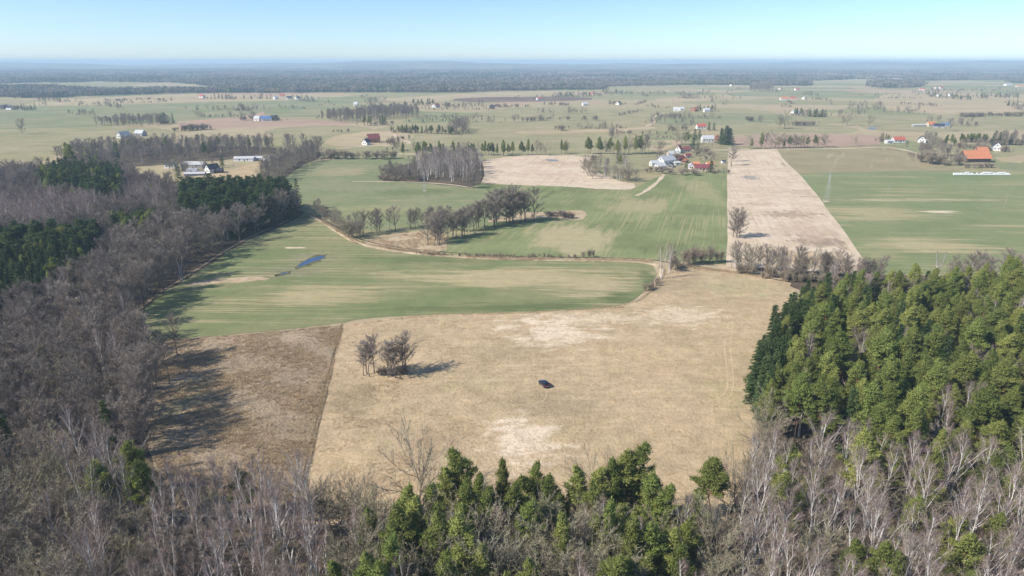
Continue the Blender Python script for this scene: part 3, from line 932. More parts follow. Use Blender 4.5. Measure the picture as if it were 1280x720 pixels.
# ------------------------------------------------------------------ where the trees stand
PLACES = []      # dict(kind, x, y, h, zone, group, solo, label)


def put(kind, x, y, h, zone, group, solo=False, label=None, var=None):
    if var is None and kind == 'alder' and math.hypot(x, y) > 350 and x > -130:
        var = random.choice((2, 4, 4, 0))
    if var is None and kind == 'pine' and math.hypot(x, y) > 480:
        var = random.choice((2, 3, 2, 0))
    PLACES.append(dict(kind=kind, x=x, y=y, h=h, zone=zone, group=group, solo=solo, label=label, var=var))


def inside(poly, x, y):
    c = np.zeros(len(x), dtype=bool)
    n = len(poly)
    for i in range(n):
        x1, y1 = poly[i]
        x2, y2 = poly[(i + 1) % n]
        if y1 == y2:
            continue
        c ^= ((y1 > y) != (y2 > y)) & (x < (x2 - x1) * (y - y1) / (y2 - y1) + x1)
    return c


RIM = {'stand': [G(*p) for p in [(930, 520), (936, 505), (952, 462), (992, 409), (1045, 392), (1120, 388), (1300, 384)]],
       'grey': [G(*p) for p in [(184, 600), (184, 560), (184, 500), (184, 442), (160, 403), (178, 385), (196, 366), (236, 343), (270, 322), (300, 302), (340, 285), (375, 268)]],
       'birch': [G(*p) for p in [(905, 672), (950, 628), (1000, 600), (1060, 602), (1180, 622), (1420, 632)]],
       'rough': [G(*p) for p in [(190, 622), (228, 672), (300, 672), (380, 672), (420, 684)]]}


def rim_words(which, x, y):
    L = RIM[which]
    d = 1e9
    for (x1, y1), (x2, y2) in zip(L, L[1:]):
        vx, vy = x2 - x1, y2 - y1
        t = max(0, min(1, ((x - x1) * vx + (y - y1) * vy) / (vx * vx + vy * vy)))
        d = min(d, math.hypot(x - x1 - t * vx, y - y1 - t * vy))
    return 'on the rim of' if d < 6 else 'a few rows inside' if d < 16 else 'well inside' if d < 34 else 'deep inside'


def fill(pix, spacing, mixt, zone, group, keep=None, solo=False, jitter=0.42, rim=None):
    """Scatter trees over an outline given in photo pixels of the ground. mixt: [(kind, weight, hmin, hmax)]."""
    poly = [G(*p) for p in pix]
    xs, ys = [p[0] for p in poly], [p[1] for p in poly]
    gx, gy = np.meshgrid(np.arange(min(xs), max(xs), spacing), np.arange(min(ys), max(ys), spacing))
    gx = gx.ravel() + RNG.uniform(-jitter, jitter, gx.size) * spacing
    gy = gy.ravel() + RNG.uniform(-jitter, jitter, gy.size) * spacing
    ok = inside(poly, gx, gy)
    w = np.array([m[1] for m in mixt], dtype=float)
    w /= w.sum()
    for x, y in zip(gx[ok], gy[ok]):
        px, py, d = P(x, y)
        if px < -140 or px > 1420 or d < 60:
            continue
        if keep is not None and not keep(px, py):
            continue
        m = mixt[RNG.choice(len(mixt), p=w)]
        put(m[0], x, y, RNG.uniform(m[2], m[3]), zone if rim is None else rim_words(rim, x, y) + ' ' + zone, group, solo)


def row(pix, n, kind, h, zone, group, spread=1.0, solo=True, wob=0.0):
    """Trees along a line of photo pixels."""
    L = [G(*p) for p in pix]
    for i in range(n):
        t = (i + 0.5 + random.uniform(-0.4, 0.4) * spread) / n * (len(L) - 1)
        hedge = L[0][1] > 850
        if hedge:
            t = min(max(random.choice([random.random(), random.gauss(0.3, 0.1), random.gauss(0.75, 0.12)]), 0.0), 0.999) * (len(L) - 1)
        k = min(int(t), len(L) - 2)
        f = t - k
        x = L[k][0] + (L[k + 1][0] - L[k][0]) * f + random.gauss(0, wob)
        y = L[k][1] + (L[k + 1][1] - L[k][1]) * f + random.gauss(0, wob)
        put(kind if isinstance(kind, str) else random.choice(kind), x, y, random.uniform(h[0], h[1]), zone, group, solo)
        if hedge:
            for _ in range(2):
                put(random.choice(['bush', 'bush', 'alder']), x + random.gauss(0, 7), y + random.gauss(0, 4), random.uniform(3, 6.5), zone, group, False)


def at_top(px, py, h, kind, zone, group, label=None, var=None):
    """A tree whose top shows at the photo pixel."""
    x, y = G(px, py, h)
    put(kind, x, y, h, zone, group, True, label, var)


# --- hand-set pines along the lower edge of the dry meadow
zn, gr = 'at the lower edge of the dry meadow', 'pines at the lower edge of the meadow'
for px, py, h, v in [(574, 561, 17, 2), (556, 582, 15, 1), (541, 604, 15, 0), (630, 573, 15, 1), (645, 602, 15, 0), (672, 578, 14.5, 1), (688, 592, 14, 0), (720, 580, 15, 1), (740, 600, 15, 0),
                     (766, 572, 17, 0), (784, 566, 17, 2), (800, 551, 18.5, 2), (818, 590, 16, 0), (834, 602, 15, 2), (868, 616, 13, 2), (893, 571, 15, 3), (600, 590, 14, 0), (612, 610, 15, 1),
                     (520, 620, 16, 0), (500, 634, 16, 2), (488, 668, 16, 1), (545, 640, 16, 0), (575, 640, 17, 0), (660, 625, 16, 2), (705, 640, 16, 1), (765, 622, 17, 0), (790, 645, 17, 1), (845, 660, 15, 0), (770, 690, 16, 2),
                     (475, 700, 16, 0), (560, 690, 15, 1), (815, 648, 16, 2), (585, 600, 16, 1), (655, 590, 14, 2), (750, 585, 15.5, 1)]:
    at_top(px, py, h * 1.3, 'pine', zn, gr, var=v)
for px, py, h in [(520, 556, 15), (735, 575, 13), (690, 625, 15), (745, 640, 15), (640, 660, 14), (770, 665, 14), (610, 670, 14), (720, 668, 14)]:
    at_top(px, py, h * 1.3, 'oak', 'among the pines at the meadow foot', 'leafless trees among the meadow-foot pines')
for px, py, h in [(115, 575, 15), (158, 552, 16), (172, 575, 15), (300, 583, 11)]:
    at_top(px, py, h * 1.3, 'pine', 'alone among the birches below the rough field', 'pines among the birches')
for px, py, h in [(1110, 672, 15), (1125, 690, 14), (1200, 640, 15), (1215, 662, 15), (1245, 565, 15), (1262, 555, 15), (1272, 590, 15), (990, 555, 14), (1170, 560, 16), (1085, 540, 16), (1255, 640, 14), (1180, 535, 16), (1120, 520, 16), (1150, 505, 17)]:
    at_top(px, py, h * 1.3, 'pine', 'standing among the white birches', 'pines among the white birches', var=random.choice([0, 2, 0]))

# --- foreground woods
FG_L = [(-420, 604), (100, 604), (190, 622), (228, 672), (380, 672), (420, 684), (420, 960), (-420, 960)]
FG_C = [(420, 690), (560, 704), (700, 716), (862, 714), (905, 672), (905, 960), (420, 960)]
FG_R = [(905, 672), (950, 628), (1000, 600), (1060, 602), (1180, 622), (1420, 632), (1500, 960), (905, 960)]
hole = lambda cx, cy, rx, ry: (lambda px, py: ((px - cx) / rx) ** 2 + ((py - cy) / ry) ** 2 > 1)
fill(FG_L, 6.0, [('birch', 6, 17, 22), ('alder', 1.5, 15, 19), ('oak', 2, 13, 17)], 'the wood below the rough field', 'trees of the wood below the rough field', rim='rough', keep=lambda px, py: px > 70 or RNG.random() < 0.35)
fill(FG_L, 6.5, [('oak', 6, 14, 18), ('alder', 2, 15, 18)], 'in the olive-grey thicket beside the alder wood', 'olive-grey thicket trees', keep=lambda px, py: px < 95)
fill(FG_C, 5.6, [('oak', 5, 14, 18), ('birch', 1.5, 15, 19), ('pine', 3, 16, 20)], 'in the wood under the meadow pines', 'trees under the meadow pines')
fill(FG_R, 6.2, [('birch', 8, 17, 22), ('oak', 1.0, 13, 16), ('pine', 1.3, 15, 19)], 'the birch wood below the pine stand', 'trees of the birch wood', rim='birch', keep=hole(1165, 600, 45, 20))
# loose scrub trees along the meadow's lower corners
row([(905, 655), (930, 622), (950, 585), (955, 545)], 9, ['oak', 'birch'], (10, 15), 'at the meadow corner below the spruces', 'trees at the meadow corner')
row([(230, 660), (290, 652), (370, 660)], 12, 'birch', (13, 17), 'along the lower edge of the rough field', 'birches along the rough field')
row([(390, 664), (430, 672), (480, 680)], 7, 'oak', (10, 15), 'at the foot of the boundary ditch', 'trees at the ditch foot')

# --- pine stand on the right, spruce edge facing the meadow
STAND = [(996, 408), (1045, 392), (1300, 384), (1500, 390), (1500, 625), (1180, 612), (1040, 588), (958, 562), (938, 505), (955, 465)]
EDGE = [(936, 505), (952, 462), (992, 409), (1030, 396), (1024, 420), (985, 470), (962, 520), (955, 550)]
in_edge = lambda px, py: inside(EDGE, np.array([px]), np.array([py]))[0]
fill(EDGE, 4.4, [('spruce', 6, 17, 21), ('pine', 1, 17, 20)], 'on the edge of the pine stand facing the meadow', 'spruces edging the pine stand')
fill(STAND, 5.9, [('pine', 10, 15, 25), ('birch', 0.8, 17, 21), ('alder', 0.5, 14, 18), ('spruce', 0.5, 18, 23)], 'the pine stand beside the meadow', 'pines of the stand beside the meadow', rim='stand', keep=lambda px, py: not in_edge(px, py))
fill([(1180, 470), (1300, 470), (1300, 560), (1190, 555)], 6.5, [('alder', 4, 12, 15), ('birch', 2, 13, 15)], 'in the gap of the pine stand', 'leafless trees in the pine stand gap')

# --- the wood on the left
LEFT = [(-420, 300), (-200, 250), (20, 229), (150, 227), (205, 244), (240, 263), (330, 263), (380, 263), (370, 273), (300, 302), (236, 343), (196, 366), (160, 403), (184, 442), (184, 560), (190, 600), (100, 588), (-420, 600)]
SPR_A = [(226, 256), (330, 256), (378, 262), (366, 271), (322, 286), (268, 300), (236, 292)]
SPR_B = [(-160, 345), (-20, 330), (60, 322), (124, 318), (136, 336), (108, 368), (64, 400), (0, 428), (-160, 450)]
SPR_C = [(52, 238), (80, 228), (150, 234), (160, 250), (150, 275), (110, 272), (60, 262)]
SPR_D = [(142, 298), (198, 294), (204, 312), (150, 318)]
BIR_A = [(-120, 285), (0, 276), (120, 270), (130, 292), (60, 305), (-120, 325)]
BIR_B = [(118, 262), (200, 250), (215, 268), (190, 282), (130, 284)]
zin = lambda poly: (lambda px, py: inside(poly, np.array([px]), np.array([py]))[0])
zA, zB, zC, zD, zE, zF = zin(SPR_A), zin(SPR_B), zin(SPR_C), zin(SPR_D), zin(BIR_A), zin(BIR_B)
rest = lambda px, py: not (zA(px, py) or zB(px, py) or (zC(px, py) and RNG.random() < .85) or zD(px, py) or zE(px, py) or zF(px, py))
fill(SPR_A, 5.0, [('spruce', 10, 19, 25)], 'in the dark belt below the yellow hay field', 'spruces below the hay field')
fill(SPR_B, 5.0, [('spruce', 10, 18, 23), ('pine', 3, 17, 22)], 'in the dark plantation inside the alder wood', 'spruces of the dark plantation')
fill(SPR_C, 6.0, [('spruce', 6, 20, 26), ('pine', 3, 18, 23)], 'scattered at the head of the alder wood', 'conifers at the head of the wood')
fill(SPR_D, 5.0, [('spruce', 3, 17, 20), ('pine', 5, 16, 20)], 'in the small clump inside the alder wood', 'small conifer clump in the wood')
fill(BIR_A, 5.2, [('birch', 10, 17, 22)], 'in the pale band above the dark plantation', 'birches above the plantation')
fill(BIR_B, 5.0, [('birch', 6, 15, 19), ('alder', 2, 14, 17), ('pine', 1, 14, 17)], 'in the pale band near the hay field', 'birches near the hay field')
fill(LEFT, 6.3, [('alder', 10, 14, 21), ('oak', 1.2, 12, 17), ('birch', 0.5, 16, 20), ('spruce', 0.12, 14, 18)], 'the grey wood beside the green field', 'alders of the grey wood', rim='grey', keep=rest)
for px, py in [(197, 486), (212, 480), (205, 458), (222, 446)]:
    x, y = G(px, py)
    put('alder', x, y, random.uniform(13, 16), 'standing free at the wood edge by the rough field', 'free alders by the rough field', True)
row([(183, 448), (184, 480), (184, 520), (185, 558)], 16, 'alder', (16, 21), 'on the very edge of the grey wood by the rough field', 'edge alders by the rough field', wob=1.2)
row([(158, 408), (178, 386), (196, 370), (234, 346)], 15, 'alder', (15, 20), 'on the very edge of the grey wood by the green field', 'edge alders by the green field', wob=1.2)
x, y = G(228, 354)
put('birch', x, y, 13, '', '', True, 'lone white birch in the green field beside the wood edge', 3)

# --- clump of alders standing in the dry meadow
for i, (px, py, h, lb) in enumerate([(455, 470, 11.0, 'leafless tree at the open end of the meadow clump'), (462, 471, 10.5, 'thin leafless tree second in the meadow clump'),
                                     (468, 466, 13.4, 'tall leafless tree with straight trunk in the meadow clump'), (486, 472, 11.5, 'leafless tree at the middle of the meadow clump'),
                                     (494, 473, 10.5, 'small leafless tree before the tallest in the meadow clump'), (508, 465, 13.8, 'tallest leafless tree of the clump, its shadow longest on the meadow')]):
    x, y = G(px, py)
    put('alder', x, y, h, '', 'clump of trees in the dry meadow', True, lb, [0, 0, 3, 4, 0, 4][i])
for px, py, h, lb in [(459, 468, 11.5, 'leafless tree close behind the open end of the meadow clump'), (490, 470, 12.5, 'leafless tree behind the middle of the meadow clump'), (503, 468, 12.5, 'leafless tree tucked beside the tallest of the meadow clump')]:
    x, y = G(px, py)
    put('alder', x, y, h, '', 'clump of trees in the dry meadow', True, lb, 3)
row([(470, 470), (498, 469), (510, 468)], 14, 'bush', (1.5, 3.0), 'under the tree clump in the dry meadow', 'bushes under the meadow clump')

# --- stream and hedge trees in the middle distance
row([(392, 268), (410, 280), (436, 296), (452, 300)], 26, ['alder', 'oak', 'alder'], (8, 12), 'along the stream below the wood corner', 'stream trees below the wood', wob=1.5)
row([(452, 294), (470, 292), (486, 288)], 10, 'alder', (12, 15), 'at the stream bend beside the reed bed', 'trees at the stream bend', wob=2)
row([(506, 285), (535, 283), (566, 280)], 20, 'alder', (8, 12), 'in the row behind the reed bed', 'row behind the reed bed', wob=2)
row([(545, 306), (556, 300), (572, 296), (590, 288), (606, 284)], 24, 'alder', (13, 17), 'in the thick row beside the reed bed', 'thick row by the reed bed', wob=2.5)
row([(612, 282), (630, 280), (650, 278), (664, 274)], 16, 'alder', (16, 22), 'in the tall clump in the green field hollow', 'tall clump in the field hollow', wob=4)
row([(682, 270), (702, 271), (718, 274)], 12, 'bush', (2.5, 4), 'in the low hedge of the field hollow', 'hedge of the field hollow', wob=1)
row([(520, 318), (590, 321), (650, 322), (726, 323)], 60, 'bush', (1.0, 2.2), 'on the stream bank above the green field', 'bank bushes', wob=1)
row([(728, 322), (744, 322)], 4, 'bush', (3, 4.2), 'in the dark knot on the stream bank', 'dark knot of bank bushes', wob=.8)
row([(808, 366), (816, 360), (826, 352)], 7, 'bush', (2.2, 3.6), 'at the meadow corner under the white birch', 'bushes under the white birch', wob=.8)
for (px, py, h, lb, v) in [(826, 349, 17, 'white-stemmed birch at the stream corner', 3), (836, 342, 15, 'pale birch behind the stream-corner birch', 0)]:
    x, y = G(px, py)
    put('birch', x, y, h, '', '', True, lb, v)
row([(838, 338), (862, 331), (900, 328)], 26, ['alder', 'bush', 'bush'], (4, 9), 'in the scrub beside the stream corner', 'scrub at the stream corner', wob=2)
x, y = G(921, 297)
put('alder', x, y, 17, '', '', True, 'full round leafless tree on the edge of the sandy field', 4)
put('alder', x - 1.6, y + 1.5, 16, '', '', True, 'second stem of the full tree on the sandy field edge', 2)
put('alder', x + 1.4, y - 0.8, 15.5, '', '', True, 'lower companion of the full tree on the sandy field edge', 4)
put('alder', x - 0.5, y - 1.9, 13, '', '', True, 'shortest companion of the full tree on the sandy field edge', 2)
row([(918, 336), (960, 341), (1000, 346), (1050, 350)], 58, ['alder', 'alder', 'oak', 'birch'], (9, 14), 'in the thicket between sand and meadow', 'thicket between sand and meadow', wob=3.5)
row([(925, 340), (985, 350), (1040, 356)], 40, 'bush', (3, 5), 'at the foot of the sand-side thicket', 'bushes of the sand-side thicket', wob=2)
row([(1050, 352), (1100, 356)], 22, 'alder', (8, 12), 'behind the pine stand beside the sand', 'trees behind the pine stand', wob=5)
row([(1190, 356), (1240, 352), (1300, 350)], 26, ['alder', 'alder', 'alder', 'birch'], (10, 14), 'in the grey row behind the pine stand', 'grey row behind the pine stand', wob=5)

# --- birch grove and roadside trees
fill([(508, 214), (540, 203), (600, 199), (603, 212), (594, 232), (560, 228), (520, 224)], 8.0, [('birch', 8, 15, 20), ('alder', 3, 12, 17)], 'in the tall birch grove beside the sandy field', 'birch grove', solo=True)
fill([(466, 224), (490, 218), (520, 222), (530, 228), (480, 228)], 6.0, [('alder', 6, 9, 14), ('bush', 2, 4, 5)], 'in the grey scrub before the birch grove', 'scrub before the birch grove', solo=True)
row([(574, 236), (590, 236), (602, 230)], 7, 'alder', (10, 14), 'at the sandy corner of the birch grove', 'trees at the grove corner', wob=2)
row([(503, 196), (560, 195), (610, 194), (640, 194)], 26, 'pine', (13, 17), 'in the roadside row behind the birch grove', 'pines behind the birch grove', wob=3)
for px, py, h, kd in [(652, 194, 16, 'pine'), (660, 194, 18, 'pine'), (671, 194, 16, 'alder'), (681, 194, 15, 'oak'), (702, 192, 16, 'pine'), (706, 193, 14, 'pine'), (735, 193, 20, 'pine'), (748, 193, 20, 'pine'), (756, 193, 17, 'oak'), (762, 193, 19, 'pine'),
                      (771, 194, 17, 'pine'), (781, 193, 21, 'pine'), (794, 193, 22, 'pine'), (806, 193, 22, 'alder'), (800, 192, 21, 'pine'), (823, 190, 14, 'oak'), (772, 205, 14, 'spruce'), (775, 208, 12, 'pine')]:
    x, y = G(px, py)
    put(kd, x, y, h, 'beside the road before the olive pasture', 'roadside trees before the pasture', True)
    if px != 681:
        put(random.choice([kd, 'alder', 'oak']), x + random.uniform(2.5, 5), y + random.uniform(1, 5), h * random.uniform(0.65, 0.95), 'beside the road before the olive pasture', 'roadside trees before the pasture', True)
row([(400, 198), (440, 199), (500, 198)], 44, ['alder', 'bush', 'oak'], (5, 9), 'in the hedge above the green field', 'hedge above the green field', wob=3)
row([(733, 214), (750, 222), (770, 225), (792, 226)], 30, ['alder', 'birch', 'oak'], (9, 13), 'in the grove beside the sandy field edge', 'grove at the sandy edge', wob=4)
row([(730, 210), (750, 211), (780, 214)], 18, ['birch', 'alder'], (10, 14), 'at the back of the sandy-edge grove', 'grove back at the sandy edge', wob=3)
fill([(322, 228), (340, 206), (372, 198), (402, 188), (402, 196), (376, 208), (348, 232)], 8.0, [('alder', 9, 13, 18), ('oak', 2, 10, 14)], 'in the hedgerow between hay field and green field', 'hedgerow by the hay field', solo=True)
row([(360, 194), (372, 193)], 4, 'alder', (19, 23), 'standing above the hay field hedgerow', 'great trees of the hedgerow', wob=5)
row([(378, 190), (392, 188)], 4, 'pine', (11, 14), 'in the hay field hedgerow', 'hedgerow pines', wob=3)
row([(478, 216), (500, 214)], 6, 'bush', (3, 5), 'beside the lattice mast field corner', 'bushes by the mast field', wob=2)
# hamlet trees
for px, py, h, kd, lb in [(857, 214, 10, 'spruce', 'small dark spruce in front of the hamlet sheds'), (888, 216, 12, 'spruce', 'dark spruce beside the maroon-roofed house'), (889, 215.5, 11, 'spruce', 'second dark spruce beside the maroon-roofed house'),
                          (866, 187, 15, 'spruce', 'green spruce behind the hamlet lawn'), (872, 188, 10, 'spruce', 'short spruce on the hamlet lawn'), (882, 200, 9, 'oak', 'small leafless tree on the hamlet lawn'),
                          (901, 180, 20, 'spruce', 'great dark spruce beside the orange-roofed annex'), (907, 181, 24, 'spruce', 'tallest dark spruce by the orange-roofed annex'), (911, 181, 21, 'spruce', 'outer dark spruce by the orange-roofed annex'),
                          (868, 175, 15, 'spruce', 'bluish spruce beside the white-walled farmhouse'), (874, 174, 13, 'spruce', 'second bluish spruce beside the white-walled farmhouse'), (852, 183, 17, 'oak', 'brown leafless tree behind the hamlet barns'), (846, 181, 16, 'oak', 'pale leafless tree behind the hamlet barns'),
                          (857, 181, 16, 'pine', 'pine behind the hamlet barns'), (878, 184, 9, 'oak', 'round orchard tree under the white farmhouse'), (890, 184, 9, 'oak', 'second orchard tree under the white farmhouse'), (914, 207, 17, 'alder', 'leafless tree between hamlet and sandy field'),
                          (916, 202, 16, 'alder', 'second leafless tree between hamlet and sandy field'), (886, 163, 13, 'spruce', 'dark spruce beside the far red-roofed farmhouse'), (892, 163, 12, 'spruce', 'second dark spruce beside the far red-roofed farmhouse'),
                          (864, 162, 14, 'alder', 'grey tree beside the far red-roofed farmhouse'), (858, 163, 13, 'oak', 'tan tree beside the far red-roofed farmhouse'), (815, 158, 16, 'alder', 'grey tree beside the winding lane')]:
    x, y = G(px, py)
    put(kd, x, y, h, '', 'hamlet trees', True, lb)
row([(838, 164), (856, 163)], 6, 'oak', (8, 12), 'in the orchard beside the far red-roofed farmhouse', 'far farmhouse orchard', wob=3)
row([(876, 201), (893, 199)], 5, 'bush', (3, 4), 'on the hamlet lawn', 'hamlet lawn bushes', wob=1)
# row along the road right of the hamlet
for i, px in enumerate([937, 951, 957, 970, 978, 986, 992, 998, 1006, 1018, 1029]):
    x, y = G(px, 186 - (px - 937) * 0.02)
    for rep_ in range(2):
        put(['oak', 'pine', 'alder', 'oak'][(i + rep_) % 4], x + rep_ * random.uniform(1, 4), y + rep_ * random.uniform(-3, 3), random.uniform(13, 20) * (1 - 0.2 * rep_), 'in the roadside row behind the stubble field', 'row behind the stubble field', True)
for px, py, h, kd, lb in [(1069, 183, 11, 'oak', 'lone round tree behind the stubble field'), (981, 161, 24, 'oak', 'huge spreading pale tree in the olive pasture'), (973, 161, 20, 'oak', 'second huge spreading tree in the olive pasture'),
                          (1059, 157, 21, 'oak', 'loose tall tree above the pale pond'), (1053, 157, 16, 'oak', 'shorter loose tree above the pale pond'), (1086, 158, 20, 'oak', 'tall loose tree with thin crown beside the pond'), (28, 167, 20, 'alder', 'lone leafless tree in the olive pasture'),
                          (950, 155, 14, 'alder', 'lone tree at the end of the deep green strip'), (1187, 163, 17, 'alder', 'grey tree behind the white house')]:
    x, y = G(px, py)
    put(kd, x, y, h, '', 'lone far trees', True, lb)
row([(1010, 146), (1028, 146)], 12, 'spruce', (13, 16), 'in the dark block beside the white shed', 'dark far spruce block', wob=5)
row([(992, 145), (1003, 144)], 5, 'pine', (12, 17), 'behind the white shed in the pasture', 'pines behind the white shed', wob=4)
row([(992, 157), (1018, 157)], 10, ['bush', 'alder'], (5, 8), 'under the huge pale trees', 'scrub under the huge trees', wob=4)
row([(1098, 178), (1103, 177), (1112, 178)], 4, 'spruce', (8, 12), 'beside the red-roofed white house', 'garden spruces at the red roof', wob=1.5)
row([(1140, 200), (1160, 204), (1185, 206), (1200, 207)], 40, ['alder', 'bush', 'alder'], (6, 12), 'in the grey scrub beside the orange barn', 'scrub by the orange barn', wob=5)
row([(1135, 190), (1165, 194), (1195, 196)], 28, 'alder', (9, 13), 'behind the orange barn scrub', 'trees behind the barn scrub', wob=5)
row([(1164, 178), (1172, 176)], 3, 'spruce', (9, 13), 'beside the dark-roofed white house', 'spruces at the dark roof', wob=1)
row([(1178, 181), (1183, 181), (1196, 186)], 4, 'pine', (11, 17), 'between white house and orange barn', 'pines by the orange barn', wob=2)
row([(1200, 177), (1240, 179)], 22, 'pine', (9, 12), 'in the green belt behind the orange barn', 'green belt behind the barn', wob=5)
row([(1240, 181), (1256, 181), (1264, 180)], 14, ['spruce', 'alder'], (13, 19), 'in the dark clump behind the white gable', 'dark clump by the white gable', wob=4)
row([(1268, 180), (1300, 182)], 8, 'alder', (12, 16), 'at the end of the barn belt', 'trees ending the barn belt', wob=4)
row([(1206, 210), (1245, 210)], 10, 'bush', (3, 5), 'along the barn hedge above the bales', 'hedge above the bales', wob=1.5)
# copses
fill([(70, 205), (92, 190), (175, 184), (342, 182), (342, 191), (240, 200), (120, 209)], 9.5, [('alder', 10, 12, 17), ('birch', 1, 12, 16), ('pine', 0.6, 12, 16)], 'in the far grey wood beyond the hay field', 'far grey wood')
fill([(112, 158), (150, 152), (205, 151), (216, 154), (200, 158), (150, 159)], 10, [('alder', 10, 10, 15)], 'in the long grey copse on the pasture', 'long grey copse')
row([(203, 155), (214, 154)], 7, 'spruce', (14, 19), 'at the end of the long grey copse', 'spruces ending the copse', wob=5)
fill([(405, 150), (440, 146), (470, 141), (520, 141), (525, 147), (480, 150), (420, 154)], 11, [('alder', 10, 14, 21)], 'in the grey copse behind the red-roofed manor', 'copse behind the manor')
row([(458, 157), (478, 156)], 10, ['pine', 'spruce', 'birch'], (13, 18), 'at the front of the manor copse', 'front of the manor copse', wob=5)
row([(490, 165), (515, 166), (545, 167)], 22, ['spruce', 'pine'], (9, 13), 'in the evergreen belt beside the manor drive', 'evergreen belt by the manor', wob=6)
row([(545, 168), (575, 168)], 14, ['alder', 'pine'], (10, 14), 'at the end of the evergreen belt', 'end of the evergreen belt', wob=6)
fill([(560, 165), (575, 160), (590, 163), (588, 168)], 9, [('alder', 1, 14, 19)], 'in the round grey copse by the evergreen belt', 'round grey copse', solo=True)
row([(486, 182), (492, 178), (505, 174)], 6, 'bush', (4, 6), 'along the manor drive', 'manor drive bushes', wob=2)
row([(80, 204), (90, 205), (100, 205)], 6, 'pine', (17, 22), 'at the near end of the far grey wood', 'pines of the far grey wood', wob=5)
row([(140, 204), (185, 192), (250, 196), (260, 196)], 8, 'pine', (12, 17), 'scattered in the far grey wood', 'scattered pines of the grey wood', wob=5)
row([(210, 212), (224, 214), (232, 217), (290, 206)], 14, ['alder', 'oak', 'spruce'], (8, 14), 'around the farm beside the hay field', 'farm trees by the hay field', wob=3)
row([(222, 222), (224, 221)], 2, 'spruce', (12, 14), 'at the corner of the hay field farm', 'corner spruces of the hay farm', wob=.5)
row([(1060, 140), (1085, 132), (1100, 138), (1112, 142), (1116, 136)], 26, ['alder', 'oak'], (10, 16), 'scattered on the far dry meadow', 'scattered far meadow trees', wob=30)
row([(1148, 118), (1190, 124), (1240, 122), (1250, 121)], 60, ['pine', 'alder', 'spruce'], (10, 15), 'in the far dark tree line beside white houses', 'far dark tree line', wob=26)
row([(1262, 132), (1300, 134)], 14, 'spruce', (12, 16), 'in the far spruce clump on the dry meadow', 'far spruce clump', wob=12)
row([(1195, 147), (1230, 145), (1300, 146)], 40, 'bush', (5, 8), 'in the long low hedge across the olive meadow', 'long low far hedge', wob=4)
row([(1196, 156), (1212, 157)], 8, 'alder', (9, 13), 'beside the far orange-roofed house', 'trees by the far orange roof', wob=5)
fill([(936, 113), (952, 110), (968, 112), (960, 114), (940, 115)], 16, [('alder', 1, 16, 22)], 'in the round far copse under the forest', 'round far copse', solo=True)
for a, b, n, k in [((255, 124), (330, 124), 26, ['alder', 'spruce', 'alder']), ((295, 139), (327, 138), 14, ['alder']), ((300, 151), (312, 150), 6, ['alder']), ((335, 151), (355, 149), 8, ['bush', 'alder']), ((370, 126), (400, 128), 14, ['alder']),
                   ((397, 148), (415, 148), 8, ['alder']), ((512, 132), (540, 131), 12, ['alder', 'pine']), ((553, 133), (568, 133), 8, ['bush']), ((583, 133), (600, 133), 8, ['birch', 'alder']), ((620, 134), (660, 135), 12, ['bush']),
                   ((663, 124), (668, 124), 4, ['alder']), ((690, 121), (745, 121), 30, ['alder', 'alder', 'pine']), ((680, 132), (712, 132), 10, ['bush']), ((760, 130), (782, 131), 12, ['alder', 'bush']), ((750, 118), (780, 116), 12, ['alder', 'pine']),
                   ((800, 122), (812, 119), 6, ['alder']), ((842, 123), (862, 123), 14, ['alder']), ((875, 117), (900, 118), 8, ['alder']), ((873, 139), (895, 140), 10, ['alder', 'pine']), ((899, 126), (901, 133), 4, ['alder']), ((700, 163), (702, 163), 2, ['bush']),
                   ((1005, 118), (1014, 120), 8, ['alder']), ((1015, 125), (1030, 125), 8, ['bush', 'alder']), ((5, 134), (30, 138), 12, ['alder', 'bush']), ((36, 138), (45, 137), 6, ['spruce']), ((135, 127), (160, 126), 10, ['bush', 'alder']), ((185, 125), (210, 127), 8, ['bush']),
                   ((60, 134), (70, 120), 6, ['spruce']), ((230, 164), (260, 161), 16, ['bush']), ((820, 146), (850, 148), 8, ['bush']), ((1120, 130), (1180, 134), 10, ['bush']), ((930, 150), (950, 153), 5, ['bush']), ((640, 152), (760, 150), 8, ['bush'])]:
    row([a, b], n, k, (9, 16) if 'bush' not in k else (5, 8), 'far off among the small farm fields', 'far field trees', wob=6 + (150 - min(a[1], 150)) * 0.3)

for _ in range(95):
    px_, py_ = random.uniform(-20, 1300), 109 + 85 * random.random() ** 1.8
    if py_ > 150 and (px_ < 400 or 905 < px_ < 1110):
        continue
    x, y = G(px_, py_)
    long_ = random.uniform(15, 130) * (1.0 + (150 - min(py_, 150)) / 40)
    tilt = random.choice([0.0, 0.1, -0.15, 0.5, 1.2]) + random.gauss(0, .1)
    kd_ = random.choice([['bush'], ['bush', 'alder'], ['bush', 'bush', 'oak'], ['alder', 'oak', 'bush']])
    for q_ in range(int(long_ / 4.5) + 2):
        a_ = random.uniform(-.5, .5) * long_
        k_ = random.choice(kd_)
        put(k_, x + a_ * math.cos(tilt) + random.gauss(0, 3), y + a_ * math.sin(tilt) + random.gauss(0, 3), random.uniform(2.0, 5) if k_ == 'bush' else random.uniform(7, 13), 'far off among the small farm fields', 'far field trees', False)
row([(806, 214), (830, 216), (870, 218), (908, 214)], 26, ['bush', 'bush', 'oak'], (2, 6), 'around the hamlet yards', 'hamlet yard shrubs', wob=6)
row([(822, 206), (850, 194), (880, 192), (905, 196)], 26, ['bush', 'oak', 'bush', 'alder'], (3, 8), 'between the hamlet houses', 'hamlet garden trees', wob=7)
row([(1185, 182), (1215, 186), (1262, 190)], 18, ['bush', 'alder'], (3, 7), 'around the orange barn yard', 'barn yard shrubs', wob=6)
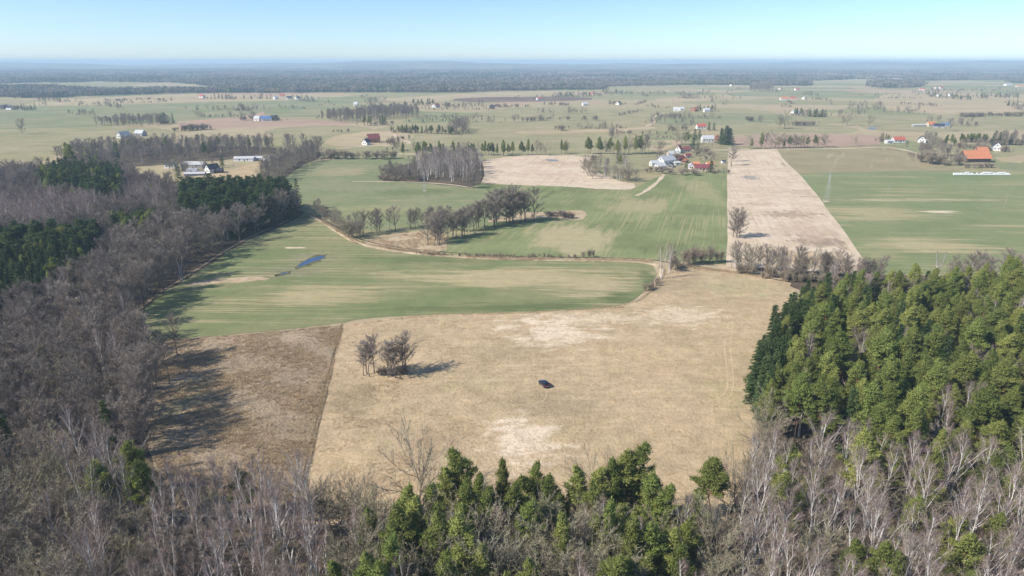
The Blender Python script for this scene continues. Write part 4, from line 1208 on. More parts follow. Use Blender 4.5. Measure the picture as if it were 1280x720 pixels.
# ------------------------------------------------------------------ build trees: the 300 largest of a kind singly, the rest as one mass each
LIMIT = {'birch': 300, 'alder': 300, 'oak': 300, 'pine': 300, 'spruce': 300, 'bush': 250}
COUNT = {}
ZONE_SIZE = {}


def gn_stuff(name, label, cat, pts, yaw, sc, idx, templates, mats):
    """One object: templates in its own mesh, copied to points by geometry nodes."""
    mb = MB()
    tpl = []
    for i, t in enumerate(templates):
        n0 = mb.n
        merge(mb, t, 0)
        tpl += [i + 1] * (mb.n - n0)
    nv = mb.n
    allv = np.concatenate(mb.v + [np.asarray(pts, dtype=np.float64)])
    me = bpy.data.meshes.new(name)
    me.from_pydata(allv.tolist(), [], mb.f)
    for m in mats:
        me.materials.append(MATS[m])
    me.polygons.foreach_set('material_index', np.array(mb.mi, dtype=np.int32))
    n = len(allv)

    def attr(nm, typ, vals, fill0=0):
        a = me.attributes.new(nm, typ, 'POINT')
        full = np.full(n, fill0, dtype=np.int32 if typ == 'INT' else np.float32)
        full[nv:] = vals
        return a, full
    a, f = attr('tpl', 'INT', 0)
    f[:nv] = tpl
    a.data.foreach_set('value', f)
    for nm, typ, vals in (('yaw', 'FLOAT', yaw), ('siz', 'FLOAT', sc), ('pick', 'INT', idx)):
        a, f = attr(nm, typ, vals)
        a.data.foreach_set('value', f)
    me.update()
    ng = bpy.data.node_groups.new(name, 'GeometryNodeTree')
    ng.interface.new_socket('Geometry', in_out='INPUT', socket_type='NodeSocketGeometry')
    ng.interface.new_socket('Geometry', in_out='OUTPUT', socket_type='NodeSocketGeometry')
    N, Lk = ng.nodes, ng.links
    gi, go = N.new('NodeGroupInput'), N.new('NodeGroupOutput')

    def named(nm, typ):
        q = N.new('GeometryNodeInputNamedAttribute')
        q.data_type = typ
        q.inputs['Name'].default_value = nm
        return q.outputs['Attribute']

    def select(k):
        c = N.new('FunctionNodeCompare')
        c.data_type = 'INT'
        c.operation = 'EQUAL'
        Lk.new(named('tpl', 'INT'), c.inputs[2])
        c.inputs[3].default_value = k
        s = N.new('GeometryNodeSeparateGeometry')
        s.domain = 'POINT'
        Lk.new(gi.outputs[0], s.inputs['Geometry'])
        Lk.new(c.outputs[0], s.inputs['Selection'])
        return s.outputs['Selection']
    jn = N.new('GeometryNodeJoinGeometry')
    for k in range(len(templates)):
        g2 = N.new('GeometryNodeGeometryToInstance')
        Lk.new(select(k + 1), g2.inputs[0])
        Lk.new(g2.outputs[0], jn.inputs[0])
    iop = N.new('GeometryNodeInstanceOnPoints')
    Lk.new(select(0), iop.inputs['Points'])
    Lk.new(jn.outputs[0], iop.inputs['Instance'])
    iop.inputs['Pick Instance'].default_value = True
    Lk.new(named('pick', 'INT'), iop.inputs['Instance Index'])
    cx = N.new('ShaderNodeCombineXYZ')
    Lk.new(named('yaw', 'FLOAT'), cx.inputs['Z'])
    e2r = N.new('FunctionNodeEulerToRotation')
    Lk.new(cx.outputs[0], e2r.inputs[0])
    Lk.new(e2r.outputs[0], iop.inputs['Rotation'])
    Lk.new(named('siz', 'FLOAT'), iop.inputs['Scale'])
    Lk.new(iop.outputs[0], go.inputs[0])
    o = new_obj(name, me)
    md = o.modifiers.new('scatter', 'NODES')
    md.node_group = ng
    return tag(o, label, cat, None, 'stuff')


NEAR = {}
for q_ in PLACES:
    for ax in (-1, 0, 1):
        for ay in (-1, 0, 1):
            NEAR.setdefault((int(q_['x'] // 8) + ax, int(q_['y'] // 8) + ay), []).append(q_)


def build_trees():
    for kind, sp in SPEC.items():
        ps = [p for p in PLACES if p['kind'] == kind]
        nvar = len(sp['look'])
        for p in ps:
            if p['var'] is None:
                p['var'] = random.randrange(nvar)
            bx, by, bd = P(p['x'], p['y'], 0)
            tx, ty, td = P(p['x'], p['y'], p['h'])
            p['px'] = by - ty
            p['in'] = -15 < tx < 1295 and ty < 735 and by > 60
        ps = [p for p in ps if p['in'] or (-140 < P(p['x'], p['y'])[0] < 1420)]
        ps.sort(key=lambda p: (-(2 if p['label'] else 1 if p['in'] else 0), -p['px'] * (1.6 if p['solo'] else 1.0)))
        lim = LIMIT[kind]
        solo, mass = ps[:lim], ps[lim:]
        mass += [p for p in solo if not p['in']]
        solo = [p for p in solo if p['in']]
        for p in solo:
            near = p['px'] >= 17
            s = p['h'] / sp['h']
            rz = random.uniform(0, 6.283)
            far = math.hypot(p['x'], p['y']) > 380
            w = s * random.uniform(0.8, 1.15) * ({'alder': 1.45, 'oak': 1.45, 'pine': 1.9, 'spruce': 1.7, 'birch': 1.2, 'bush': 1.9}[kind] if far else 1.0)
            if p['group'] == 'clump of trees in the dry meadow':
                w *= 1.5
            label = p['label']
            if not label:
                hr = p['h'] / sp['h']
                size = 'very tall ' if hr > 1.24 else 'tall ' if hr > 1.1 else 'small ' if hr < 0.75 else ''
                near_by = ''
                best = 7.5
                for q in NEAR.get((int(p['x'] // 8), int(p['y'] // 8)), ()):
                    if q['kind'] != kind:
                        dq = math.hypot(q['x'] - p['x'], q['y'] - p['y'])
                        if dq < best:
                            best = dq
                            near_by = ' beside a ' + {'birch': 'birch', 'alder': 'grey tree', 'oak': 'tan tree', 'pine': 'pine', 'spruce': 'spruce', 'bush': 'bush'}[q['kind']]
                label = size + sp['look'][p['var']] + near_by + ' ' + p['zone']
                for alt in (size + sp['look'][p['var']] + ' ' + p['zone'], sp['look'][p['var']] + ' ' + p['zone'], sp['look'][p['var']].split(' with')[0] + ' ' + p['zone']):
                    if len(label.split()) > 16:
                        label = alt
            pr = proto(kind, p['var'], 0 if near else 1)
            if near:
                root = new_obj(sp['name'], None, None, (p['x'], p['y'], 0.02), rz, (w, w, s))
                new_obj('trunk', pr[0], root)
                new_obj('crown', pr[1], root)
            else:
                root = new_obj(sp['name'], pr[0], None, (p['x'], p['y'], 0.02), rz, (w, w, s))
            tag(root, label, sp['cat'], p['group'] or None)
        COUNT[kind] = (len(solo), len(mass))
        if not mass:
            continue
        tmp = []
        for i in range(nvar):
            lod = 1 if kind in ('spruce', 'bush') else 0
            pr = proto(kind, i, lod)
            t = MB()
            merge(t, pr[2], len(sp['mats'][1]))
            merge(t, pr[3], 0)
            tmp.append(t)
        pts = np.array([(p['x'], p['y'], 0.02) for p in mass])
        gn_stuff({'birch': 'birch_forest', 'alder': 'alder_forest', 'oak': 'leafless_forest', 'pine': 'pine_forest', 'spruce': 'spruce_forest', 'bush': 'shrubbery'}[kind],
                 {'birch': 'further bare birches deep in the woods', 'alder': 'dense grey leafless wood beside the green field', 'oak': 'further tan leafless trees of the woods', 'pine': 'dense green pine wood behind the edge trees',
                  'spruce': 'dense dark spruces deeper in the woods', 'bush': 'further leafless scrub along banks and hedges'}[kind],
                 'shrubs' if kind == 'bush' else 'woodland', pts, RNG.uniform(0, 6.283, len(mass)), np.array([p['h'] / sp['h'] for p in mass]), np.array([p['var'] for p in mass]), tmp, sp['mats'][1] + sp['mats'][0])


build_trees()
print('TREES', COUNT)


# ------------------------------------------------------------------ far forests: tiles of many small crowns
def tile(seed, size, n, conifer, hmin, hmax, tri):
    r = random.Random(seed)
    rng = np.random.default_rng(seed)
    mb = MB()
    for _ in range(n):
        x, y, h = r.uniform(-.5, .5) * size, r.uniform(-.5, .5) * size, r.uniform(hmin, hmax)
        con = r.random() < conifer
        m = 34
        if con:
            u = rng.uniform(0, 1, m) ** 0.7
            rad = h * 0.19 * u
            th = rng.uniform(0, 6.283, m)
            base = np.stack([x + rad * np.cos(th), y + rad * np.sin(th), h * (1 - u * 0.85)], 1)
            d = np.stack([np.cos(th), np.sin(th), -0.9 * np.ones(m)], 1) + rng.normal(0, .3, (m, 3))
            d /= np.linalg.norm(d, axis=1)[:, None]
            mb.tris(slivers(base, d, tri * 1.5, tri, rng), 1)
        else:
            mb.tris(clump_tris((x, y, h * 0.64), (h * 0.24, h * 0.24, h * 0.36), m, tri * 1.25, rng, 0.25), 0)
            mb.tube([(x, y, 0), (x, y, h * 0.6)], [0.3, 0.15], 3, cap=False)
    return mb


def far_forest(name, label, polys, size, density, tiles, keep=1.0, gap=9.0):
    pts = []
    for poly_px in polys:
        poly = [G(*p) for p in poly_px]
        xs, ys = [p[0] for p in poly], [p[1] for p in poly]
        gx, gy = np.meshgrid(np.arange(min(xs), max(xs), size * density), np.arange(min(ys), max(ys), size * density))
        gx = gx.ravel() + RNG.uniform(-.3, .3, gx.size) * size
        gy = gy.ravel() + RNG.uniform(-.3, .3, gy.size) * size
        ok = inside(poly, gx, gy) & (RNG.random(gx.size) < keep)
        for x, y in zip(gx[ok], gy[ok]):
            px, py, d = P(x, y)
            if -60 < px < 1340:
                pts.append((x, y, 0))
    pts = np.array(pts)
    clear = np.sin(pts[:, 0] / 520.0 + 1.3 * np.sin(pts[:, 1] / 610.0)) + np.sin(pts[:, 1] / 330.0 + pts[:, 0] / 1500.0 + 0.8 * np.sin(pts[:, 0] / 240.0))
    pts = pts[clear < gap]
    # conifer tiles come in drifts
    drift = np.sin(pts[:, 0] / 310.0 + np.sin(pts[:, 1] / 240.0) * 2) + np.sin(pts[:, 1] / 430.0 + pts[:, 0] / 700.0) + RNG.normal(0, .45, len(pts))
    idx = np.where(drift > 0.75, 2, RNG.integers(0, 2, len(pts)))
    gn_stuff(name, label, 'woodland', pts, RNG.uniform(0, 6.283, len(pts)), RNG.uniform(0.8, 1.2, len(pts)), idx, tiles, ['far_twig', 'far_needle'])
    print('FAR', name, len(pts))


T40 = [tile(1, 44, 26, 0.06, 11, 18, 1.9), tile(2, 44, 26, 0.25, 11, 19, 1.9), tile(3, 44, 26, 0.85, 11, 19, 1.9)]
T120 = [tile(4, 130, 70, 0.08, 12, 19, 3.6), tile(5, 130, 70, 0.3, 12, 20, 3.6), tile(6, 130, 70, 0.85, 12, 20, 3.6)]
far_forest('far_forest', 'broad bluish grey forest belt across the far plain', [
    [(-60, 121), (60, 123), (120, 120), (230, 116.5), (330, 116.5), (440, 115.5), (560, 116), (640, 113.5), (752, 112), (752, 104), (640, 103.5), (400, 103), (200, 103), (-60, 103)],
    [(752, 108.5), (860, 106), (1010, 107.5), (1010, 100), (752, 101)],
    [(1090, 111), (1130, 110), (1150, 109), (1150, 103), (1090, 103)],
    [(1265, 104), (1345, 105), (1345, 100), (1262, 100)],
    [(1150, 101), (1345, 98.5), (1345, 96), (1120, 97)],
], 44, 0.82, T40, 1.0, 1.05)
far_forest('distant_forest', 'hazy blue forest beyond the forest belt', [
    [(-60, 103), (200, 103), (420, 103), (640, 103), (1010, 101.5), (1060, 99), (1345, 95.5), (1345, 92), (1000, 91), (640, 91), (440, 94), (420, 99), (200, 101), (-60, 99)],
    [(-60, 94.5), (200, 94), (330, 92), (440, 91.5), (640, 90), (1000, 90.5), (1345, 90.5), (1345, 86), (-60, 86.5)],
    [(-60, 99), (200, 101), (420, 99), (440, 94), (330, 92), (200, 94), (-60, 94.5)],
], 130, 0.86, T120, 0.92, 1.35)


# ------------------------------------------------------------------ houses
def house(px, py, wdt, dep, wh, rh, ang, wall, roof, label, windows=3, chimney=True, name='house', cat='house', group=None, overhang=0.4):
    """Gabled house: ridge along local x. ang in degrees."""
    x, y = G(px, py)
    root = new_obj(name, None, None, (x, y, 0.0), RAD(ang))
    tag(root, label, cat, group)
    a, b = wdt / 2, dep / 2
    m = MB()
    v = [(-a, -b, 0), (a, -b, 0), (a, b, 0), (-a, b, 0), (-a, -b, wh), (a, -b, wh), (a, b, wh), (-a, b, wh), (-a, 0, wh + rh), (a, 0, wh + rh)]
    m.add(v, [(0, 1, 5, 4), (2, 3, 7, 6), (1, 2, 6, 9, 5), (3, 0, 4, 8, 7)])
    new_obj('wall', m.mesh('wall', [wall]), root)
    m = MB()
    oh = overhang
    ex, sl = a + oh, rh / b
    for s in (-1, 1):
        e = (s * (b + oh), wh - sl * oh)
        t = 0.16
        q = [(-ex, e[0], e[1] + .03), (ex, e[0], e[1] + .03), (ex, 0, wh + rh + .03), (-ex, 0, wh + rh + .03)]
        q2 = [(p[0], p[1], p[2] + t) for p in q]
        m.add(q + q2, [(0, 1, 2, 3), (4, 5, 6, 7), (0, 1, 5, 4), (0, 3, 7, 4), (1, 2, 6, 5), (2, 3, 7, 6)])
    rf = new_obj('roof', m.mesh('roof', [roof]), root)
    if chimney:
        m = MB()
        m.box((a * 0.35, b * 0.2, wh + rh + 0.2), (0.7, 0.6, 1.6))
        new_obj('chimney', m.mesh('chimney', ['brick_wall']), rf)
    if windows:
        wm = MB()
        wm.box((0, 0, 0), (1.3, 0.1, 1.4))
        wme = wm.mesh('window', ['window_glass'])
        for s in (-1, 1):
            for i in range(windows):
                new_obj('window', wme, root, (-a + (i + 0.75) * wdt / (windows + 0.5), s * b, wh * 0.55))
        new_obj('window', wme, root, (-a, b * 0.35, wh * 0.55), math.pi / 2)
        new_obj('window', wme, root, (-a, -b * 0.35, wh * 0.55), math.pi / 2)
        if rh > 2.4:
            new_obj('window', wme, root, (-a, 0, wh + rh * 0.35), math.pi / 2)
        dm = MB()
        dm.box((0, 0, 0), (1.1, 0.12, 2.1))
        new_obj('door', dm.mesh('door', ['timber_wall']), root, (a * 0.1, -b, 1.05))
    return root


house(884, 178, 15, 9, 5, 4, 2, 'white_wall', 'grey_roof', 'white-walled farmhouse with big pale grey roof', 4)
house(896, 176, 8, 8, 4, 4.5, 75, 'brick_wall', 'orange_roof', 'small orange-roofed annex beside the white-walled farmhouse', 2)
house(876, 161, 14, 9, 4, 4, 5, 'white_wall', 'red_roof', 'red-roofed farmhouse behind the white-walled farm')
house(833, 205, 19, 9, 4.5, 3.5, 38, 'white_wall', 'grey_roof', 'long pale-roofed barn of the hamlet', 3, False, 'barn', 'barn')
house(825, 211, 9, 7, 3.2, 2.6, 20, 'white_wall', 'grey_roof', 'low white shed at the hamlet corner', 1, False, 'shed', 'shed')
house(830, 212.5, 4.5, 3, 2.0, 0.7, 10, 'timber_wall', 'dark_roof', 'small dark navy hut before the white shed', 0, False, 'hut', 'hut')
house(848, 191, 10, 7, 4.5, 4.0, 62, 'white_wall', 'red_roof', 'white gabled house with bright red roof in the hamlet')
house(841, 196, 11, 8, 3.6, 3, 15, 'cream_wall', 'grey_roof', 'pinkish-white house in the middle of the hamlet')
house(850, 201, 10, 7, 3, 2.6, 30, 'timber_wall', 'maroon_roof', 'dark timber shed between the hamlet houses', 1, False, 'shed', 'shed')
house(856, 203, 6, 5, 2.6, 1.8, 60, 'brick_wall', 'orange_roof', 'little brick outhouse in the hamlet', 1, False, 'outhouse', 'outhouse')
house(864, 211, 7, 5, 3.2, 2.2, 80, 'white_wall', 'grey_roof', 'small white cabin beside the maroon-roofed house', 1)
house(877, 213, 15, 8, 2.8, 3.2, -4, 'cream_wall', 'maroon_roof', 'low house with maroon roof at the hamlet edge', 4)
house(838, 209, 7, 5, 2.6, 1.6, 70, 'grey_wall', 'dark_roof', 'small grey shed between the pale barn and the spruce', 1, False, 'shed', 'shed')
house(846, 206, 6, 4, 2.4, 1.2, 12, 'white_wall', 'grey_roof', 'little white shed behind the small dark spruce', 1, False, 'shed', 'shed')
house(870, 207, 6, 4, 2.4, 1.4, -10, 'timber_wall', 'orange_roof', 'little orange-roofed shed behind the maroon-roofed house', 0, False, 'shed', 'shed')
house(836, 199, 8, 6, 3.0, 2.4, 55, 'white_wall', 'grey_roof', 'small white house behind the long pale barn', 2)
house(859, 197, 8, 5, 2.6, 1.8, 25, 'cream_wall', 'maroon_roof', 'small cream outbuilding near the hamlet lawn', 1, False)
house(818, 207, 9, 6, 3.0, 2.2, 15, 'white_wall', 'grey_roof', 'pale shed at the track end of the hamlet', 1, False, 'shed', 'shed')
house(858, 190, 9, 7, 3.4, 2.8, 10, 'cream_wall', 'maroon_roof', 'cream house beside the road behind the hamlet lawn', 2)
house(826, 200, 8, 5, 2.6, 1.8, 35, 'grey_wall', 'grey_roof', 'grey shed behind the long pale barn', 1, False, 'shed', 'shed')
house(887, 208, 7, 5, 2.6, 2.0, 5, 'white_wall', 'orange_roof', 'small white house with orange roof by the dark spruces', 1)
house(904, 204, 4, 3, 2.2, 0.8, 15, 'white_wall', 'dark_roof', 'tiny pale shed at the sandy field edge', 0, False, 'shed', 'shed')
house(1122, 178, 15, 9, 3.6, 3.6, 4, 'white_wall', 'red_roof', 'white house with red roof above the stubble field', 4)
house(1111, 179, 9, 6, 3.0, 1.4, 8, 'white_wall', 'grey_roof', 'low white wing of the red-roofed house', 2, False)
house(1152, 178, 11, 9, 4.2, 4.0, 60, 'white_wall', 'dark_roof', 'white gabled house with dark roof by the barn scrub')
house(1160, 178, 8, 7, 3, 2.4, 30, 'grey_wall', 'dark_roof', 'grey dark-roofed wing behind the white gable', 1, False)
house(1217, 202, 26, 14, 5, 6.5, 3, 'timber_wall', 'orange_roof', 'large dark barn with wide orange roof', 3, False, 'barn', 'barn', overhang=1.2)
house(1226, 192, 12, 8, 4, 3.5, 5, 'brick_wall', 'orange_roof', 'small rosy outbuilding behind the orange barn', 1, False)
house(1245, 188, 10, 10, 4.5, 5, 62, 'white_wall', 'dark_roof', 'white gabled house with steep dark roof by the conifers')
house(1234, 187, 10, 5, 2.5, 1.2, 2, 'white_wall', 'grey_roof', 'low white garage beside the steep dark-roofed house', 1, False)
house(1163, 158, 12, 8, 3.5, 4, 5, 'cream_wall', 'orange_roof', 'orange-roofed house in the olive meadow')
house(1173, 160, 15, 9, 3.5, 3.5, -20, 'grey_wall', 'dark_roof', 'dark grey barn beside the meadow orange roof', 1, False, 'barn', 'barn')
house(1181, 158, 12, 8, 3.2, 2.6, 0, 'white_wall', 'blue_roof', 'pale house with bluish roof beside the dark grey barn')
house(1148, 158, 20, 7, 2.4, 1.2, 3, 'grey_wall', 'grey_roof', 'long low greenhouse beside the meadow orange roof', 0, False, 'greenhouse', 'greenhouse')
house(266, 216, 11, 8, 4.2, 4.2, 55, 'white_wall', 'dark_roof', 'white gabled house with dark roof beside the hay field')
house(272, 216, 10, 6, 2.6, 2, 10, 'timber_wall', 'dark_roof', 'dark lean-to wing of the hay field house', 0, False)
house(243, 210, 22, 10, 4, 2.4, -3, 'grey_wall', 'grey_roof', 'long pale-roofed farm shed behind the hay field', 2, False, 'shed', 'shed')
house(241, 216, 9, 6, 2.6, 1.4, 0, 'white_wall', 'grey_roof', 'low white shed in front of the long farm shed', 1, False, 'shed', 'shed')
house(244, 219, 18, 7, 1.8, 1.2, 10, 'grey_wall', 'grey_roof', 'low grey-roofed lean-to at the hay field edge', 0, False, 'shed', 'shed')
house(214, 210, 10, 7, 4, 3, 0, 'white_wall', 'dark_roof', 'white house half hidden at the wood edge')
house(306, 201, 20, 9, 3, 1.6, 4, 'white_wall', 'grey_roof', 'long white shed beneath the far grey wood', 2, False, 'shed', 'shed')
house(323, 200, 9, 6, 2.5, 1.6, 4, 'white_wall', 'grey_roof', 'short white shed beside the long white shed', 1, False, 'shed', 'shed')
house(337, 200, 11, 8, 2.6, 2.6, 80, 'white_wall', 'grey_roof', 'white arched shed behind the hedgerow', 1, False, 'shed', 'shed')
house(467, 178, 15, 11, 5.5, 5.5, 25, 'brick_wall', 'maroon_roof', 'manor with steep maroon roof on the sandy yard')
house(461, 178, 7, 6, 4.5, 4.5, 75, 'white_wall', 'red_roof', 'white dormered wing of the maroon-roofed manor', 1)
house(458, 181, 8, 8, 3.5, 4, 62, 'white_wall', 'dark_roof', 'white gabled cottage in front of the manor', 1)
MINI = [(545, 134, 22, 10, 'white_wall', 'red_roof', 'long red-roofed far farm behind the copse'), (445, 132, 9, 8, 'white_wall', 'grey_roof', 'small white far house beside the manor copse'),
        (674, 125, 14, 9, 'white_wall', 'red_roof', 'tiny red-roofed white house under the forest belt'), (773, 131, 12, 9, 'white_wall', 'dark_roof', 'white far house among dark bushes'),
        (731, 132, 12, 9, 'white_wall', 'grey_roof', 'pale far house in the long hedge'), (739, 119, 14, 9, 'cream_wall', 'red_roof', 'rosy far farm under the forest belt'), (775, 117, 12, 9, 'white_wall', 'dark_roof', 'pale far farm by the forest corner'),
        (845, 139, 11, 8, 'white_wall', 'grey_roof', 'white far shed above the deep green strip'), (852, 138.5, 9, 8, 'white_wall', 'grey_roof', 'second white far shed above the deep green strip'), (868, 139, 18, 10, 'brick_wall', 'orange_roof', 'rosy-roofed far farmhouse above the deep green strip'),
        (883, 140, 12, 8, 'white_wall', 'grey_roof', 'pale far house beside the rosy-roofed farmhouse'), (333, 151, 17, 10, 'white_wall', 'blue_roof', 'white far house with blue roof'), (343, 150, 12, 9, 'grey_wall', 'dark_roof', 'grey far house beside the blue roof'),
        (322, 151, 10, 8, 'white_wall', 'grey_roof', 'white far shed beside the blue roof'), (253, 122, 14, 11, 'white_wall', 'red_roof', 'white far house at the end of the far tree line'), (345, 124, 12, 9, 'white_wall', 'grey_roof', 'white far house in the far tree line'),
        (353, 121, 14, 9, 'cream_wall', 'red_roof', 'red-roofed far house in the far tree line'), (362, 124, 13, 9, 'white_wall', 'dark_roof', 'white dark-roofed far house by the red roof'), (372, 124, 12, 10, 'white_wall', 'dark_roof', 'last white far house by the red roof'),
        (14, 137, 16, 11, 'white_wall', 'dark_roof', 'white far house with dark roof beside spruces'), (4, 136, 16, 9, 'timber_wall', 'dark_roof', 'dark far barn beside the white far house'), (155, 172, 16, 8, 'white_wall', 'grey_roof', 'white far shed behind the long grey copse'), (176, 170, 14, 9, 'grey_wall', 'grey_roof', 'grey far house behind the long grey copse'),
        (996, 113, 16, 11, 'white_wall', 'red_roof', 'red-roofed far farm below the forest'), (975, 112, 20, 10, 'cream_wall', 'orange_roof', 'rosy far farm below the forest'), (980, 125, 22, 9, 'white_wall', 'orange_roof', 'pinkish far farm in the dry fields'), (991, 125, 14, 8, 'cream_wall', 'red_roof', 'rosy far house in the dry fields'),
        (1005, 124, 14, 10, 'white_wall', 'grey_roof', 'white far house beside the pinkish farm'), (996, 143, 24, 8, 'white_wall', 'grey_roof', 'long low white shed in the olive pasture'), (1152, 113, 18, 11, 'white_wall', 'red_roof', 'bright red-roofed far house above the dark tree line'),
        (1168, 111, 16, 10, 'cream_wall', 'red_roof', 'rosy far house above the dark tree line'), (1176, 111, 14, 9, 'white_wall', 'red_roof', 'white and red far house above the dark tree line'), (1174, 121, 12, 9, 'white_wall', 'grey_roof', 'white far house inside the dark tree line'),
        (1186, 120, 12, 9, 'white_wall', 'dark_roof', 'tall white far house inside the dark tree line'), (1260, 107, 34, 14, 'white_wall', 'grey_roof', 'white far works hall beside the far hedge'), (1274, 109, 26, 12, 'cream_wall', 'orange_roof', 'orange-roofed far hall beside the white works hall'),
        (914, 107.5, 14, 9, 'white_wall', 'red_roof', 'white far house under the round copse ridge'), (1120, 100, 26, 14, 'white_wall', 'grey_roof', 'pale hall deep in the far woods'), (1205, 95, 40, 18, 'white_wall', 'grey_roof', 'pale hall on the far rise'), (1255, 95.5, 50, 18, 'white_wall', 'grey_roof', 'long pale hall on the far rise'), (615, 136, 10, 8, 'timber_wall', 'dark_roof', 'dark far barn under the ploughed strip')]
for i, (px, py, w, d, wl, rf, lb) in enumerate(MINI):
    house(px, py, w, d, 4.2, 4.2, random.uniform(-25, 25) if i % 3 else random.uniform(45, 75), wl, rf, lb, 2 if py > 115 else 0, False, group='far farmsteads')


# ------------------------------------------------------------------ wrapped bales, masts, logs
def bales():
    m = MB()
    m.tube([(-0.62, 0, 0.64), (-0.56, 0, 0.64), (0.56, 0, 0.64), (0.62, 0, 0.64)], [0.54, 0.64, 0.64, 0.54], 12)
    me = m.mesh('wrapped_bale', ['plastic_wrap'])
    n = 0
    for i in range(44):
        px = 1192 + i * 1.62
        for z, py in ((0.02, 219.0), (0.02, 217.6), (1.22, 218.3)):
            if z > 1 and not (22 < i < 30 or 34 < i < 40 or 8 < i < 12):
                continue
            if py < 218 and z < 1 and random.random() < 0.35:
                continue
            x, y = G(px + random.uniform(-.3, .3), py)
            o = new_obj('wrapped_bale', me, None, (x, y, z), random.uniform(-0.2, 0.2), (1, 1, random.uniform(0.94, 1.0)))
            tag(o, 'white plastic-wrapped bale in the upper tier on the green field edge' if z > 1 else 'white plastic-wrapped bale in the long row at the green field edge', 'bale', 'wrapped bales at the green field edge')
            n += 1
    return n


bales()


def mast(px, py, H, w, label):
    x, y = G(px, py)
    root = new_obj('lattice_mast', None, None, (x, y, 0.03), RAD(12))
    tag(root, label, 'mast')
    n = 8
    hw = lambda t: w / 2 * (1 - 0.82 * t)
    for sx, sy in ((1, 1), (1, -1), (-1, -1), (-1, 1)):
        m = MB()
        m.tube([(sx * hw(0), sy * hw(0), 0), (sx * hw(1), sy * hw(1), H)], [0.06, 0.04], 4)
        new_obj('leg', m.mesh('leg', ['galvanised']), root)
    m = MB()
    cs = [(1, 1), (1, -1), (-1, -1), (-1, 1)]
    for k in range(n):
        a, b = k / n, (k + 1) / n
        for i in range(4):
            p, q = cs[i], cs[(i + 1) % 4]
            m.tube([(p[0] * hw(a), p[1] * hw(a), H * a), (q[0] * hw(b), q[1] * hw(b), H * b)], [0.028, 0.028], 3)
            m.tube([(q[0] * hw(a), q[1] * hw(a), H * a), (p[0] * hw(b), p[1] * hw(b), H * b)], [0.028, 0.028], 3)
    new_obj('bracing', m.mesh('bracing', ['galvanised']), root)
    for z, l in ((0.98, 2.6), (0.88, 3.4)):
        m = MB()
        m.box((0, 0, 0), (l, 0.16, 0.16))
        new_obj('crossarm', m.mesh('crossarm', ['galvanised']), root, (0, 0, H * z))
    m = MB()
    m.box((0, 0, 0.1), (w * 1.5, w * 1.5, 0.25))
    new_obj('base', m.mesh('base', ['track_soil']), root)


mast(531, 239, 16, 1.8, 'pale lattice mast in the green field below the birch grove')
mast(1033, 252, 21, 3.0, 'tall lattice mast at the edge of the big green field')


def pole(px, py, H, label):
    x, y = G(px, py)
    root = new_obj('power_pole', None, None, (x, y, 0.03))
    tag(root, label, 'pole', 'power poles in the fields')
    m = MB()
    m.tube([(0, 0, 0), (0, 0, H)], [0.18, 0.12], 6)
    new_obj('post', m.mesh('post', ['pole_wood']), root)
    m = MB()
    m.box((0, 0, H - 0.5), (1.8, 0.12, 0.14))
    new_obj('crossarm', m.mesh('crossarm', ['pole_wood']), root)
    for i in (-1, 0, 1):
        m = MB()
        m.tube([(i * 0.75, 0, H - 0.43), (i * 0.75, 0, H - 0.2)], [0.05, 0.035], 5)
        new_obj('insulator', m.mesh('insulator', ['plastic_wrap']), root)


for px, py, H, lb in [(1109, 246, 9, 'thin power pole on the pale line across the green field'), (1256, 258, 9, 'thin power pole in a bare spot of the green field'), (292, 209, 9, 'pale power pole beside the long white shed'), (888, 190, 9, 'pale power pole on the road by the hamlet'),
                      (913, 181, 10, 'pale power pole beside the tallest dark spruce'), (1196, 208, 8, 'pale power pole at the barn scrub')]:
    pole(px, py, H, lb)

for i, (px, py, L, az) in enumerate([(1046, 632, 8, 0.35), (1050, 627, 7.5, 0.33), (1053, 637, 6.5, 0.42), (1095, 598, 8, 0.1), (1100, 603, 7, 0.2), (1085, 655, 6, 0.8), (980, 690, 7, 1.1)]):
    x, y = G(px, py)
    m = MB()
    m.tube([(-L / 2, 0, 0.2), (-L / 6, 0.08, 0.22), (L / 6, -0.05, 0.2), (L / 2, 0.06, 0.18)], [0.2, 0.18, 0.16, 0.12], 7)
    o = new_obj('fallen_log', m.mesh('fallen_log', ['cut_log']), None, (x, y, 0.1), az)
    tag(o, 'pale fallen log on the floor of the birch wood', 'log', 'fallen logs in the birch wood')


